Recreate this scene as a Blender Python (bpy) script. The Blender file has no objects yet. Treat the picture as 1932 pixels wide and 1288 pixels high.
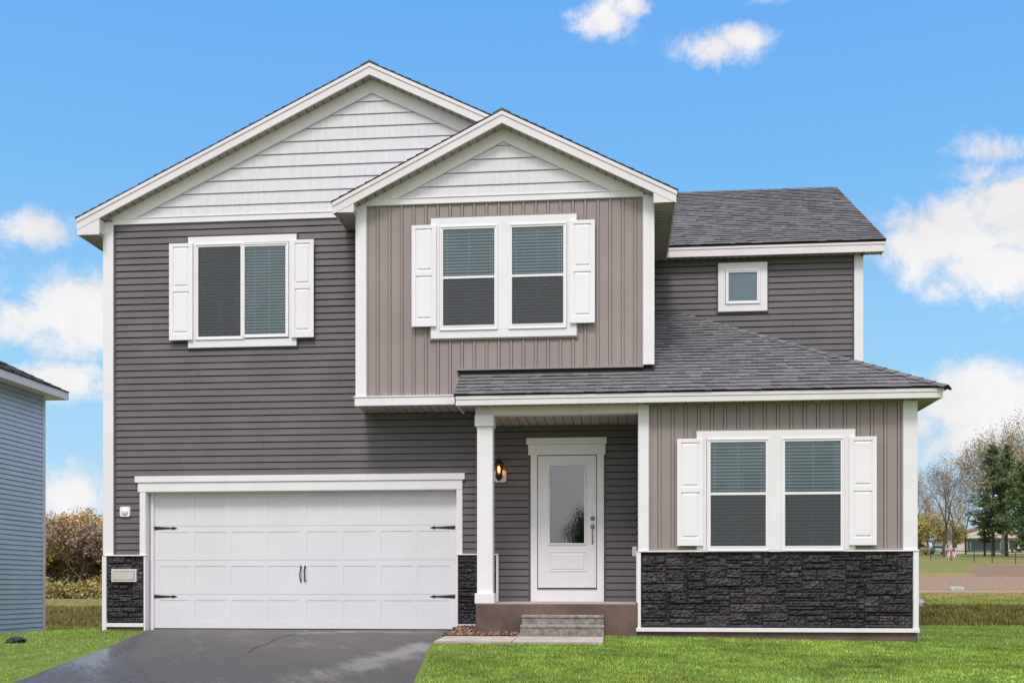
import bpy, bmesh, math, random
from mathutils import Vector, Matrix, noise as mnoise
random.seed(7)
SC = bpy.context.scene
COL = SC.collection
R_ = math.radians
# ------------------------------------------------------------------ camera constants (metres, facade of garage at Y=0)
F = 2000.0; CU = 966.0; VH = 1108.0
CAM = (0.0, -16.3, 0.66)
TH = math.atan(189/2000.0); cT, sT = math.cos(TH), math.sin(TH)
def X(u, Y):
    a = (u-CU)/F; return (Y-CAM[1])/(a*sT+cT)*(a*cT-sT)
def Z(v, u, Y):
    a = (u-CU)/F; return CAM[2] + (VH-v)/F*(Y-CAM[1])/(a*sT+cT)
# ------------------------------------------------------------------ mesh builder
class MB:
    def __init__(s): s.v=[]; s.f=[]; s.c=None; s.fc=[]
    def face(s, pts, col=None):
        n=len(s.v); s.v += [tuple(p) for p in pts]; s.f.append(tuple(range(n,n+len(pts)))); s.fc.append(col)
    def box(s, x0,x1,y0,y1,z0,z1,col=None):
        if x0>x1: x0,x1=x1,x0
        if y0>y1: y0,y1=y1,y0
        if z0>z1: z0,z1=z1,z0
        n=len(s.v)
        s.v += [(x0,y0,z0),(x1,y0,z0),(x1,y1,z0),(x0,y1,z0),(x0,y0,z1),(x1,y0,z1),(x1,y1,z1),(x0,y1,z1)]
        for q in ((0,3,2,1),(4,5,6,7),(0,1,5,4),(1,2,6,5),(2,3,7,6),(3,0,4,7)):
            s.f.append(tuple(n+i for i in q)); s.fc.append(col)
        return s
    def hexa(s, P, col=None):     # 8 points: bottom 4 then top 4
        n=len(s.v); s.v += [tuple(p) for p in P]
        for q in ((0,3,2,1),(4,5,6,7),(0,1,5,4),(1,2,6,5),(2,3,7,6),(3,0,4,7)):
            s.f.append(tuple(n+i for i in q)); s.fc.append(col)
        return s
    def prism_y(s, poly, y0, y1, col=None):   # poly in XZ extruded along Y
        n=len(s.v); k=len(poly)
        s.v += [(p[0],y0,p[1]) for p in poly]+[(p[0],y1,p[1]) for p in poly]
        s.f.append(tuple(range(n,n+k))); s.f.append(tuple(range(n+2*k-1,n+k-1,-1))); s.fc += [col,col]
        for i in range(k):
            j=(i+1)%k; s.f.append((n+i,n+k+i,n+k+j,n+j)); s.fc.append(col)
        return s
    def tube(s, p0, p1, r0, r1, n=6, col=None, cap=False):
        p0=Vector(p0); p1=Vector(p1); d=(p1-p0)
        if d.length<1e-6: return s
        d.normalize(); a=d.orthogonal().normalized(); b=d.cross(a); k=len(s.v)
        for (p,r) in ((p0,r0),(p1,r1)):
            for i in range(n):
                t=2*math.pi*i/n; s.v.append(tuple(p+(a*math.cos(t)+b*math.sin(t))*r))
        for i in range(n):
            j=(i+1)%n; s.f.append((k+i,k+j,k+n+j,k+n+i)); s.fc.append(col)
        if cap:
            s.f.append(tuple(range(k+n-1,k-1,-1))); s.f.append(tuple(range(k+n,k+2*n))); s.fc += [col,col]
        return s
    def lathe(s, cx, cy, prof, n=16, col=None, axis='z', cz=0):
        k=len(s.v)
        for (r,z) in prof:
            for i in range(n):
                t=2*math.pi*i/n
                if axis=='z': s.v.append((cx+r*math.cos(t), cy+r*math.sin(t), z))
                else: s.v.append((cx+r*math.cos(t), z, cz+r*math.sin(t)))
        for q in range(len(prof)-1):
            for i in range(n):
                j=(i+1)%n
                s.f.append((k+q*n+i,k+q*n+j,k+(q+1)*n+j,k+(q+1)*n+i)); s.fc.append(col)
        return s
    def build(s, name, mat, parent=None, bevel=0, smooth=False, recalc=False):
        me=bpy.data.meshes.new(name); me.from_pydata(s.v,[],s.f); me.update()
        if any(c is not None for c in s.fc):
            at=me.attributes.new('tone','FLOAT_COLOR','CORNER')
            buf=[]
            for p,c in zip(s.f,s.fc):
                c=c or (1,1,1)
                if not hasattr(c,'__len__'): c=(c,c,c)
                buf += [c[0],c[1],c[2],1.0]*len(p)
            at.data.foreach_set('color',buf)
        o=bpy.data.objects.new(name,me); COL.objects.link(o)
        if mat: me.materials.append(mat)
        if parent: o.parent=parent
        if recalc:
            bm=bmesh.new(); bm.from_mesh(me); bmesh.ops.recalc_face_normals(bm,faces=bm.faces); bm.to_mesh(me); bm.free()
        if bevel:
            m=o.modifiers.new('bevel','BEVEL'); m.width=bevel; m.segments=2; m.limit_method='ANGLE'; m.angle_limit=R_(40)
        if smooth:
            me.polygons.foreach_set('use_smooth',[True]*len(me.polygons))
        return o
def tag(o,label=None,cat=None,group=None,kind=None):
    if label: o['label']=label
    if cat: o['category']=cat
    if group: o['group']=group
    if kind: o['kind']=kind
    return o
def empty(name,loc=(0,0,0),parent=None):
    o=bpy.data.objects.new(name,None); COL.objects.link(o); o.location=loc
    if parent: o.parent=parent
    return o
# ------------------------------------------------------------------ materials
def mat(name, col, rough=.6, var=.12, scale=3.0, bump=0.0, bscale=60, spec=.5, attr=False, metal=0, stretch=None, streak=None, dirt=0):
    m=bpy.data.materials.new(name); m.use_nodes=True; nt=m.node_tree; N=nt.nodes; L=nt.links
    b=N['Principled BSDF']; b.inputs['Roughness'].default_value=rough; b.inputs['Specular IOR Level'].default_value=spec
    b.inputs['Metallic'].default_value=metal
    tc=N.new('ShaderNodeNewGeometry'); vec=tc.outputs['Position']
    if stretch:
        mp=N.new('ShaderNodeVectorMath'); mp.operation='MULTIPLY'; mp.inputs[1].default_value=stretch; L.new(vec,mp.inputs[0]); vec=mp.outputs[0]
    nz=N.new('ShaderNodeTexNoise'); nz.inputs['Scale'].default_value=scale; nz.inputs['Detail'].default_value=6; L.new(vec,nz.inputs['Vector'])
    mr=N.new('ShaderNodeMapRange'); mr.inputs['From Min'].default_value=.3; mr.inputs['From Max'].default_value=.7
    mr.inputs['To Min'].default_value=1-var; mr.inputs['To Max'].default_value=1+var; L.new(nz.outputs['Fac'],mr.inputs['Value'])
    mx=N.new('ShaderNodeVectorMath'); mx.operation='SCALE'; mx.inputs[0].default_value=col[:3]; L.new(mr.outputs[0],mx.inputs['Scale'])
    out=mx.outputs[0]
    if attr:
        at=N.new('ShaderNodeAttribute'); at.attribute_name='tone'
        mm=N.new('ShaderNodeVectorMath'); mm.operation='MULTIPLY'; L.new(out,mm.inputs[0]); L.new(at.outputs['Color'],mm.inputs[1]); out=mm.outputs[0]
    L.new(out,b.inputs['Base Color'])
    if bump:
        n2=N.new('ShaderNodeTexNoise'); n2.inputs['Scale'].default_value=bscale; n2.inputs['Detail'].default_value=4
        if streak:
            mp=N.new('ShaderNodeVectorMath'); mp.operation='MULTIPLY'; mp.inputs[1].default_value=streak; L.new(tc.outputs['Position'],mp.inputs[0]); L.new(mp.outputs[0],n2.inputs['Vector'])
        else: L.new(tc.outputs['Position'],n2.inputs['Vector'])
        bp=N.new('ShaderNodeBump'); bp.inputs['Strength'].default_value=1; bp.inputs['Distance'].default_value=bump; L.new(n2.outputs['Fac'],bp.inputs['Height']); L.new(bp.outputs[0],b.inputs['Normal'])
    return m
M={}
M['trim']=mat('white_trim',(.83,.79,.825),.45,.03,2.5,.0006,30)
M['vinyl']=mat('white_vinyl',(.87,.825,.865),.4,.02,2)
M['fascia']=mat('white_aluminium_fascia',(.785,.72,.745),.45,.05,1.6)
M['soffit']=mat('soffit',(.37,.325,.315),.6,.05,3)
M['siding']=mat('dark_vinyl_siding',(.128,.110,.116),.55,.12,1.3,.0008,50,streak=(.3,1,3))
M['siding2']=mat('charcoal_vinyl_channel',(.085,.078,.078),.55,.08,1.5)
M['batten']=mat('taupe_board_and_batten',(.318,.258,.252),.6,.06,1.2,.0006,60)
M['shake']=mat('white_shake_siding',(.70,.665,.71),.6,.06,3,.0016,26,stretch=(9,9,.8),streak=(3,3,.12))
M['shingle']=mat('asphalt_shingle',(.150,.147,.152),.9,.42,130,.005,200,spec=.25,attr=True)
M['deck']=mat('roof_edge',(.03,.03,.032),.8,.1)
M['stone']=mat('dark_ledgestone',(.027,.023,.027),.5,.7,26,.026,34,attr=True,spec=.5)
M['mortar']=mat('stone_joint',(.008,.008,.009),.9,.2)
M['found']=mat('painted_foundation',(.150,.095,.078),.85,.28,3,.006,70)
M['concrete']=mat('weathered_concrete',(.25,.22,.205),.85,.38,14,.008,60)
M['walk']=mat('walk_concrete',(.43,.37,.33),.85,.2,4,.003,80)
M['gdoor']=mat('garage_door_steel',(.76,.74,.775),.45,.03,1.5,.0008,40,streak=(1,1,.1))
M['door']=mat('painted_door',(.80,.76,.79),.4,.02,2)
M['black']=mat('black_iron',(.012,.012,.013),.45,.1)
M['nickel']=mat('satin_nickel',(.42,.39,.37),.3,.05,metal=1)
M['rubber']=mat('dark_gap',(.015,.015,.016),.8,.1)
M['plaque']=mat('pale_plaque',(.60,.52,.51),.6,.03)
M['plaquef']=mat('plaque_frame',(.68,.62,.60),.6,.03)
M['bluesiding']=mat('blue_siding',(.60,.70,.86),.55,.06,1.5)
M['greyroof']=mat('neighbour_shingle',(.13,.13,.14),.9,.3,40)
M['bark']=mat('bark',(.095,.070,.056),.9,.3,8)
M['barkpale']=mat('pale_bark',(.16,.14,.12),.9,.25,8)
M['barkpine']=mat('pine_bark',(.06,.042,.034),.9,.3,8)
M['meter']=mat('grey_enamel',(.30,.31,.33),.5,.1)
M['red']=mat('red_plastic',(.35,.06,.03),.5,.1)
M['clear']=mat('cloudy_plastic',(.50,.48,.48),.3,.1)
M['soil']=mat('dark_soil',(.045,.032,.025),.95,.4,20,.01,50)
M['postwood']=mat('fence_metal',(.07,.06,.055),.8,.1)
def leafmat(name,col,var=.5,trans=.25):
    m=mat(name,col,.7,.15,.4,attr=True,spec=.2)
    return m
M['pine']=leafmat('pine_needles',(.095,.150,.055))
M['brownleaf']=leafmat('brown_buds',(.52,.39,.19))
M['oliveleaf']=leafmat('olive_leaves',(.48,.43,.16))
M['yellowleaf']=leafmat('yellow_green_leaves',(.46,.43,.16))
M['paleleaf']=leafmat('pale_young_leaves',(.38,.35,.21))
M['bushleaf']=leafmat('scrub_leaves',(.34,.31,.14))
M['redleaf']=leafmat('reddish_buds',(.30,.24,.19))
M['grass']=leafmat('lawn_blades',(.225,.345,.070))
M['drygrass']=leafmat('rough_grass_blades',(.26,.235,.085))

def glass_mat(name,tint,refl=1.0,rough=.0,wave=False):
    m=bpy.data.materials.new(name); m.use_nodes=True; nt=m.node_tree; N=nt.nodes; L=nt.links
    N.remove(N['Principled BSDF']); out=N['Material Output']
    tr=N.new('ShaderNodeBsdfTransparent'); tr.inputs[0].default_value=(*tint,1)
    gl=N.new('ShaderNodeBsdfGlossy'); gl.inputs['Roughness'].default_value=rough; gl.inputs['Color'].default_value=(.97,.98,1,1)
    fr=N.new('ShaderNodeFresnel'); fr.inputs['IOR'].default_value=1.6*refl
    mx=N.new('ShaderNodeMixShader'); L.new(fr.outputs[0],mx.inputs[0]); L.new(tr.outputs[0],mx.inputs[1]); L.new(gl.outputs[0],mx.inputs[2]); L.new(mx.outputs[0],out.inputs[0])
    nz=N.new('ShaderNodeTexNoise'); nz.inputs['Scale'].default_value=30 if wave else 1.5
    bp=N.new('ShaderNodeBump'); bp.inputs['Distance'].default_value=.00022 if wave else .003; L.new(nz.outputs['Fac'],bp.inputs['Height'])
    g=N.new('ShaderNodeNewGeometry'); L.new(g.outputs['Position'],nz.inputs['Vector'])
    L.new(bp.outputs[0],gl.inputs['Normal']); L.new(bp.outputs[0],fr.inputs['Normal'])
    return m
M['glass']=glass_mat('window_glass',(.86,.92,.95),1.06)
M['doorglass']=glass_mat('textured_door_glass',(.5,.5,.52),1.95,.02,True)
M['frosted']=mat('frosted_teal_glass',(.115,.175,.215),.25,.05,spec=.8)
M['blind']=mat('blind_slats',(.92,.98,1.0),.5,.04,attr=True)
M['doorvoid']=mat('dim_hall',(.05,.05,.055),.8,.15,3)
M['void']=mat('dark_room',(.25,.33,.38),.8,.12,3)
m=bpy.data.materials.new('insect_screen'); m.use_nodes=True; nt=m.node_tree; N=nt.nodes; L=nt.links
b=N['Principled BSDF']; b.inputs['Base Color'].default_value=(.075,.07,.08,1); b.inputs['Roughness'].default_value=.8
tr=N.new('ShaderNodeBsdfTransparent'); mx=N.new('ShaderNodeMixShader')
g=N.new('ShaderNodeNewGeometry'); nz=N.new('ShaderNodeTexNoise'); nz.inputs['Scale'].default_value=90; L.new(g.outputs['Position'],nz.inputs['Vector'])
mr=N.new('ShaderNodeMapRange'); mr.inputs['From Min'].default_value=.3; mr.inputs['From Max'].default_value=.7; mr.inputs['To Min'].default_value=.45; mr.inputs['To Max'].default_value=.70; L.new(nz.outputs['Fac'],mr.inputs[0])
L.new(mr.outputs[0],mx.inputs[0]); L.new(tr.outputs[0],mx.inputs[1]); L.new(b.outputs[0],mx.inputs[2]); L.new(mx.outputs[0],N['Material Output'].inputs[0])
M['screen']=m
def emis(name,col,s):
    m=bpy.data.materials.new(name); m.use_nodes=True; b=m.node_tree.nodes['Principled BSDF']
    b.inputs['Emission Color'].default_value=(*col,1); b.inputs['Emission Strength'].default_value=s; return m
M['bulb']=emis('lit_bulb',(1,.50,.14),9)
M['amber']=glass_mat('amber_glass',(.98,.66,.34),1.0)
# asphalt with wet patches (roughness only)
def WETS():
    def gp_(u,v):
        a=(u-CU)/F; k=a*sT+cT; zc=CAM[2]; t=1.0
        while t<40:
            y=CAM[1]+k*t
            if zc+(VH-v)/F*t<=-.02-.006*y*y if y>-5 else zc+(VH-v)/F*t<=-.15-.06*(-y-5): break
            t+=.01
        return (a*cT-sT)*t,CAM[1]+k*t
    out=[]
    for (u0,v0,u1,v1,w_,amp) in ((880,1205,560,1288,.42,1.1),(230,1222,20,1288,.55,1.0),(500,1198,720,1192,.35,.7),(620,1192,850,1196,.2,.5)):
        p,q=gp_(u0,v0),gp_(u1,v1); out.append(((p[0]+q[0])/2,(p[1]+q[1])/2,math.hypot(q[0]-p[0],q[1]-p[1])/2*1.15,w_,math.atan2(q[1]-p[1],q[0]-p[0]),amp))
    return out
WET=WETS()
def asphalt():
    m=bpy.data.materials.new('wet_asphalt'); m.use_nodes=True; nt=m.node_tree; N=nt.nodes; L=nt.links; b=N['Principled BSDF']
    g=N.new('ShaderNodeNewGeometry')
    n1=N.new('ShaderNodeTexNoise'); n1.inputs['Scale'].default_value=48; n1.inputs['Detail'].default_value=3; L.new(g.outputs['Position'],n1.inputs['Vector'])
    r=N.new('ShaderNodeValToRGB'); e=r.color_ramp.elements; e[0].position=.3; e[0].color=(.014,.012,.012,1); e[1].position=.70; e[1].color=(.118,.103,.102,1)
    L.new(n1.outputs['Fac'],r.inputs[0])
    mp=N.new('ShaderNodeVectorMath'); mp.operation='MULTIPLY'; mp.inputs[1].default_value=(.8,.16,1); L.new(g.outputs['Position'],mp.inputs[0])
    rot=N.new('ShaderNodeVectorRotate'); rot.inputs['Angle'].default_value=R_(-25); rot.rotation_type='Z_AXIS'; L.new(g.outputs['Position'],rot.inputs['Vector']); L.new(rot.outputs[0],mp.inputs[0])
    n2=N.new('ShaderNodeTexNoise'); n2.inputs['Scale'].default_value=3.0; n2.inputs['Detail'].default_value=10; n2.inputs['Roughness'].default_value=.75; L.new(mp.outputs[0],n2.inputs['Vector'])
    sp=N.new('ShaderNodeSeparateXYZ'); L.new(g.outputs['Position'],sp.inputs[0])
    def mth(op,a,b):
        n=N.new('ShaderNodeMath'); n.operation=op
        for i,v in enumerate((a,b)):
            if hasattr(v,'is_output'): L.new(v,n.inputs[i])
            else: n.inputs[i].default_value=v
        return n.outputs[0]
    acc=None
    for (cx,cy,rx,ry,ang,amp) in WET:      # puddled films lying on the drive
        c_,s_=math.cos(ang),math.sin(ang)
        dx_=mth('SUBTRACT',sp.outputs[0],cx); dy_=mth('SUBTRACT',sp.outputs[1],cy)
        p=mth('DIVIDE',mth('ADD',mth('MULTIPLY',dx_,c_),mth('MULTIPLY',dy_,s_)),rx); q=mth('DIVIDE',mth('SUBTRACT',mth('MULTIPLY',dy_,c_),mth('MULTIPLY',dx_,s_)),ry)
        d=mth('MULTIPLY',mth('SUBTRACT',1.0,mth('SQRT',mth('ADD',mth('MULTIPLY',p,p),mth('MULTIPLY',q,q)),0)),amp)
        acc=d if acc is None else mth('MAXIMUM',acc,d)
    acc=mth('ADD',mth('MAXIMUM',acc,-.25),mth('MULTIPLY',mth('SUBTRACT',n2.outputs['Fac'],.5),3.8))
    mr=N.new('ShaderNodeMapRange'); mr.interpolation_type='SMOOTHSTEP'; mr.inputs['From Min'].default_value=-.25; mr.inputs['From Max'].default_value=1.0; mr.inputs['To Min'].default_value=.55; mr.inputs['To Max'].default_value=.14
    L.new(acc,mr.inputs[0]); L.new(mr.outputs[0],b.inputs['Roughness'])
    mul=N.new('ShaderNodeMixRGB'); mul.blend_type='MULTIPLY'; mul.inputs[0].default_value=1; n3=N.new('ShaderNodeTexNoise'); n3.inputs['Scale'].default_value=1.1; n3.inputs['Detail'].default_value=5; L.new(mp.outputs[0],n3.inputs['Vector'])
    r3=N.new('ShaderNodeValToRGB'); r3.color_ramp.elements[0].position=.35; r3.color_ramp.elements[0].color=(.7,.7,.7,1); r3.color_ramp.elements[1].position=.65; r3.color_ramp.elements[1].color=(1.15,1.12,1.12,1); L.new(n3.outputs[0],r3.inputs[0])
    L.new(r.outputs[0],mul.inputs[1]); L.new(r3.outputs[0],mul.inputs[2]); L.new(mul.outputs[0],b.inputs['Base Color'])
    bp=N.new('ShaderNodeBump'); bp.inputs['Distance'].default_value=.006; L.new(n1.outputs[0],bp.inputs['Height']); L.new(bp.outputs[0],b.inputs['Normal'])
    b.inputs['Specular IOR Level'].default_value=.75
    return m
M['asphalt']=asphalt()

# ------------------------------------------------------------------ terrain
def sm(a,b,x):
    t=max(0,min(1,(x-a)/(b-a))); return t*t*(3-2*t)
def interp(pts,x):
    if x<=pts[0][0]: return pts[0][1]
    for (a,b),(c,d) in zip(pts,pts[1:]):
        if x<=c: return b+(d-b)*(x-a)/(c-a)
    return pts[-1][1]
RP=[(22.8,-.13),(23.6,-.16),(24.4,-.10),(26.8,.17),(28,.20),(45,.40),(55,.52),(56,.56),(60,1.25),(61,1.28),(75,2.05),(100,3.15),(130,4.35),(150,5.2),(175,6.1),(230,6.6),(900,7)]
LP=[(22,-.50),(27,-.56),(29,-.55),(33,-.10),(35,-.04),(60,-.10),(95,-.30),(900,-.5)]
def g(x,y):
    Rr=y+16.3
    f=0.0
    ay=max(0,-y)
    if y<0:
        f=-.006*ay*ay if ay<5 else -.15-.06*(ay-5)
        f=max(f,-1.0)
    f+=-.02-.018*max(0,min(x,12))
    f-=.075*max(0,min(-8.6-x,7))*sm(-9,3,y)
    if y>0:
        t=x/Rr
        w=sm(-.22,.16,t)
        rp=interp(RP,Rr); lp=interp(LP,Rr)
        far=lp*(1-w)+rp*w
        k=sm(4.5,6.6,y)
        f=f*(1-k)+far*k
    return f
def zone(x,y):   # base colour of the soil cover
    Rr=y+16.3; n=mnoise.noise((x*.35,y*.35,0)); n2=mnoise.noise((x*.06,y*.06,5))
    t=x/max(Rr,.1)
    lawn=(.135,.185,.038)
    if y<5.0: return lawn
    if t>-.1:
        q=Rr+n*1.0
        if q<23.9: return lawn
        if q<27.4: return (.15,.15,.05) if n<.1 else (.18,.115,.05)
        if q<38: return (.17,.23,.06)
        if q<54.5+n2*2: return (.34,.24,.16) if n<.2 else (.30,.27,.12)
        if q<60.8: return (.27,.185,.135)
        if q<66 and t<.33+.02*n: return (.27,.20,.08)
        if q<82 and t>.325+.02*n: return (.23,.15,.10)
        if q<100: return (.30,.19,.10) if (n2+n*.5+(t-.3)*3)>-.1 else (.20,.19,.06)
        return (.16,.18,.05) if n2+n*.4>.02 else (.26,.18,.095)
    else:
        q=Rr+n*1.0
        if q<22.6: return lawn
        if q<28.3: return (.21,.23,.07)
        if q<33.5: return (.15,.095,.045) if n<.05 else (.16,.15,.05)
        if q<62: return (.27,.20,.11) if n<.2 else (.22,.21,.09)
        return (.20,.17,.075)
def axis(a,b,step,lo,hi,gr=1.14):
    v=[]; x=a
    while x<b: v.append(x); x+=step
    v.append(b)
    s=step; x=b
    while x<hi: s*=gr; x+=s; v.append(x)
    s=step; x=a; w=[]
    while x>lo: s*=gr; x-=s; w.append(x)
    return w[::-1]+v
xs=axis(-26,34,.4,-500,600,1.09); ys=axis(-17,48,.3,-80,700,1.03)
mb=MB()
nx=len(xs)
for y in ys:
    for x in xs: mb.v.append((x,y,g(x,y)))
cc=[]
for j in range(len(ys)-1):
    for i in range(nx-1):
        mb.f.append((j*nx+i,j*nx+i+1,(j+1)*nx+i+1,(j+1)*nx+i)); mb.fc.append(None)
me=bpy.data.meshes.new('ground'); me.from_pydata(mb.v,[],mb.f); me.update()
at=me.attributes.new('tone','FLOAT_COLOR','POINT'); buf=[]
for v in mb.v:
    c=zone(v[0],v[1]); buf+=[c[0],c[1],c[2],1]
at.data.foreach_set('color',buf)
gm=mat('ground_cover',(1,1,1),.95,.28,2.2,.03,14,spec=.1,attr=True)
ns=[n for n in gm.node_tree.nodes if n.type=='TEX_NOISE']; ns[0].inputs['Scale'].default_value=5; ns[0].inputs['Detail'].default_value=10; ns[0].inputs['Roughness'].default_value=.75
me.materials.append(gm); me.polygons.foreach_set('use_smooth',[True]*len(me.polygons))
ground=bpy.data.objects.new('ground',me); COL.objects.link(ground); tag(ground,kind='structure')

def hit(u,v):    # point of the terrain seen along a ray
    a=(u-CU)/F; dx=a*cT-sT; dy=a*sT+cT; dz=(VH-v)/F
    t=1.0
    while t<800:
        p=(dx*t,CAM[1]+dy*t,CAM[2]+dz*t)
        if p[2]<=g(p[0],p[1]): return p
        t+=.02 if t<60 else .2
    return p
# driveway outline (plan)
DL=[hit(278,1189),hit(200,1219),hit(10,1289)]
DR=[hit(862,1190),hit(838,1201),hit(821,1213),hit(808,1245),hit(791,1289)]
gx0,gx1=X(274,0),X(864,0)
def ext(a,b,y): t=(y-a[1])/(b[1]-a[1]); return (a[0]+(b[0]-a[0])*t, y)
L0=[(gx0,.20),(gx0,-.02)]+[(p[0],p[1]) for p in DL[1:]]; L0.append(ext(DL[1],DL[2],-24))
R0=[(gx1,.20),(gx1,-.02)]+[(p[0],p[1]) for p in DR[1:]]; R0.append(ext(DR[2],DR[4],-24))
def edge_at(P,y):
    for a,b in zip(P,P[1:]):
        if b[1]<=y<=a[1]: return a[0]+(b[0]-a[0])*(y-a[1])/(b[1]-a[1])
    return P[-1][0]
def gd(x,y):
    return max(g(x,y)+.02, .0 -.03*max(0,-y)-.002*y*y) if y<0 else -.004
mb=MB(); yy=[.20-.0]+[-.02-.25*i for i in range(0,92)]
NX=24
for y in yy:
    a=edge_at(L0,y)+ (0 if y>-.1 else .025*mnoise.noise((0,y*2.2,1))); b=edge_at(R0,y)+(0 if y>-.1 else .03*mnoise.noise((3,y*2.2,1)))
    for i in range(NX+1):
        x=a+(b-a)*i/NX; mb.v.append((x,y,gd(x,y) - (.03 if i in (0,NX) else 0)))
for j in range(len(yy)-1):
    for i in range(NX):
        k=j*(NX+1)+i; mb.f.append((k,k+NX+1,k+NX+2,k+1)); mb.fc.append(None)
drv=mb.build('driveway',M['asphalt'],smooth=True); tag(drv,kind='structure')
sp=[hit(u,v) for u,v in ((905,1222),(880,1230),(858,1234),(840,1243),(822,1249),(806,1262))]
sp=[hit(u-20,v-6) for u,v in ((620,1197),(600,1200),(575,1203),(560,1208),(540,1213),(528,1222),(505,1228),(488,1240))]
mb=MB()
for a_,b_ in zip(sp,sp[1:]):
    za,zb_=gd(a_[0],a_[1])+.004,gd(b_[0],b_[1])+.004; mb.face([(a_[0]-.006,a_[1]-.006,za),(b_[0]-.006,b_[1]-.006,zb_),(b_[0]+.006,b_[1]+.008,zb_),(a_[0]+.006,a_[1]+.008,za)])
tag(mb.build('driveway_crack',M['rubber']),kind='structure')
# walkway of two pours
wl=edge_at(R0,-2.3); wy0,wy1=-1.82,-2.75
wxr=X(1138,-2.4)
mb=MB()
def slab(x0,x1,ya,yb):
    n=6
    for i in range(n):
        xa=x0+(x1-x0)*i/n; xb=x0+(x1-x0)*(i+1)/n
        def zt(x,y): return g(x,y)+.035
        mb.hexa([(xa,yb,g(xa,yb)-.1),(xb,yb,g(xb,yb)-.1),(xb,ya,g(xb,ya)-.1),(xa,ya,g(xa,ya)-.1),(xa,yb,zt(xa,yb)),(xb,yb,zt(xb,yb)),(xb,ya,zt(xb,ya)),(xa,ya,zt(xa,ya))])
mid=X(970,-2.4)
slab(edge_at(R0,-2.3)+.02,mid-.006,wy0,wy1); slab(mid+.006,wxr,wy0,wy1)
tag(mb.build('walkway',M['walk']),kind='structure')

# ------------------------------------------------------------------ HOUSE
house=empty('house',(0,0,0))
tag(house,'two-storey house with dark grey lap siding, taupe board-and-batten, white trim and double garage door','house')
H=house
LAP=.1058
def frame(origin,dirx,nrm):
    o=Vector(origin); dx=Vector(dirx); n=Vector(nrm)
    return lambda s,d,z: (o.x+dx.x*s+n.x*d, o.y+dx.y*s+n.y*d, z)
LR=random.Random(3)
def laps(mb,T,s0,s1,z0,z1,lap=LAP,proud=.019,slot=.013,zg=0.0,clip=None,jit=0):
    """lap boards between s0..s1 and z0..z1; T maps (along, outward, z); clip(z)->(s0,s1)"""
    k=math.floor((z0-zg)/lap)
    while True:
        a=zg+k*lap; b=a+lap; k+=1
        if a>=z1-1e-4: break
        lo=max(a,z0); hi=min(b,z1)
        if hi-lo<.004: continue
        def D(z): return .004+(proud-.004)*(1-(z-a)/lap)
        zt=hi-(slot if hi==b else 0)
        zb=lo
        if clip:
            sb=clip(zb); st=clip(zt)
            if sb[1]-sb[0]<.01: continue
            if st[1]<st[0]: m_=(st[0]+st[1])/2; st=(m_,m_)
        else: sb=st=(s0,s1)
        if clip or sb[1]-sb[0]<.6: cuts=[(sb[0],sb[1],st[0],st[1])]
        else:
            cuts=[]; q=sb[0]; nxt=q+LR.uniform(.5,3.6)
            while q<sb[1]-1e-6:
                e=min(q+.6,sb[1],nxt if nxt>q+.02 else q+.6); cuts.append((q,e,q,e,abs(e-nxt)<1e-6)); 
                if abs(e-nxt)<1e-6: nxt=e+3.66
                q=e
        for cu in cuts:
            s0_,s1_,t0_,t1_=cu[:4]; sh=.003 if len(cu)>4 and cu[4] else 0
            w0=.0016*mnoise.noise((s0_*1.3,k*3.7,1)); w1_=.0016*mnoise.noise((s1_*1.3,k*3.7,1))
            A=T(s0_,D(zb)+w0,zb+w0); B=T(s1_-sh,D(zb)+w1_,zb+w1_); C=T(t1_-sh,D(zt),zt); E=T(t0_,D(zt),zt)
            mb.face([A,B,C,E])
            mb.face([T(s0_,-.034,zb),T(s1_-sh,-.034,zb),B,A])
            mb.face([E,C,T(t1_-sh,-.034,zt),T(t0_,-.034,zt)])
            if sh: mb.face([C,B,T(s1_-sh,-.034,zb),T(t1_-sh,-.034,zt)])
        A=T(sb[0],D(zb),zb); B=T(sb[1],D(zb),zb); C=T(st[1],D(zt),zt); E=T(st[0],D(zt),zt)
        mb.face([A,E,T(st[0],-.02,zt),T(sb[0],-.02,zb)]); mb.face([C,B,T(sb[1],-.02,zb),T(st[1],-.02,zt)])
TA=frame((0,0,0),(1,0,0),(0,-1,0))
def TY(y): return frame((0,y,0),(1,0,0),(0,-1,0))
def back(mb,x0,x1,z0,z1,y):     # sheathing behind siding
    mb.box(x0,x1,y+.036,y+.11,z0,z1)
# key dimensions
XL=X(199,0); XR=4.2; YB=-.60; YC=-1.10; YU=2.1; YE=9.5
XB0=X(674,YB); XB1=X(1232,YB); XC0=X(1205,YC)
ZST0,ZST1=.095,1.176
ZE=6.25   # soffit level of every eave
ZBB=3.39  # underside of the overhanging bay
RXm=X(697,-.2); RZm=Z(117,697,-.2)
EXm=X(143,-.2); PM=(RZm-Z(412,143,-.2))/(RXm-EXm)
RXb=X(947,YB-.22); RZb=Z(207,947,YB-.22); EXb0=X(625,YB-.22); EXb1=2*RXb-EXb0; PB=.497
def main_top(x): return RZm-PM*abs(x-RXm)
def bay_top(x): return RZb-PB*abs(x-RXb)
UND=.205   # vertical distance roof top -> rake soffit
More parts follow.
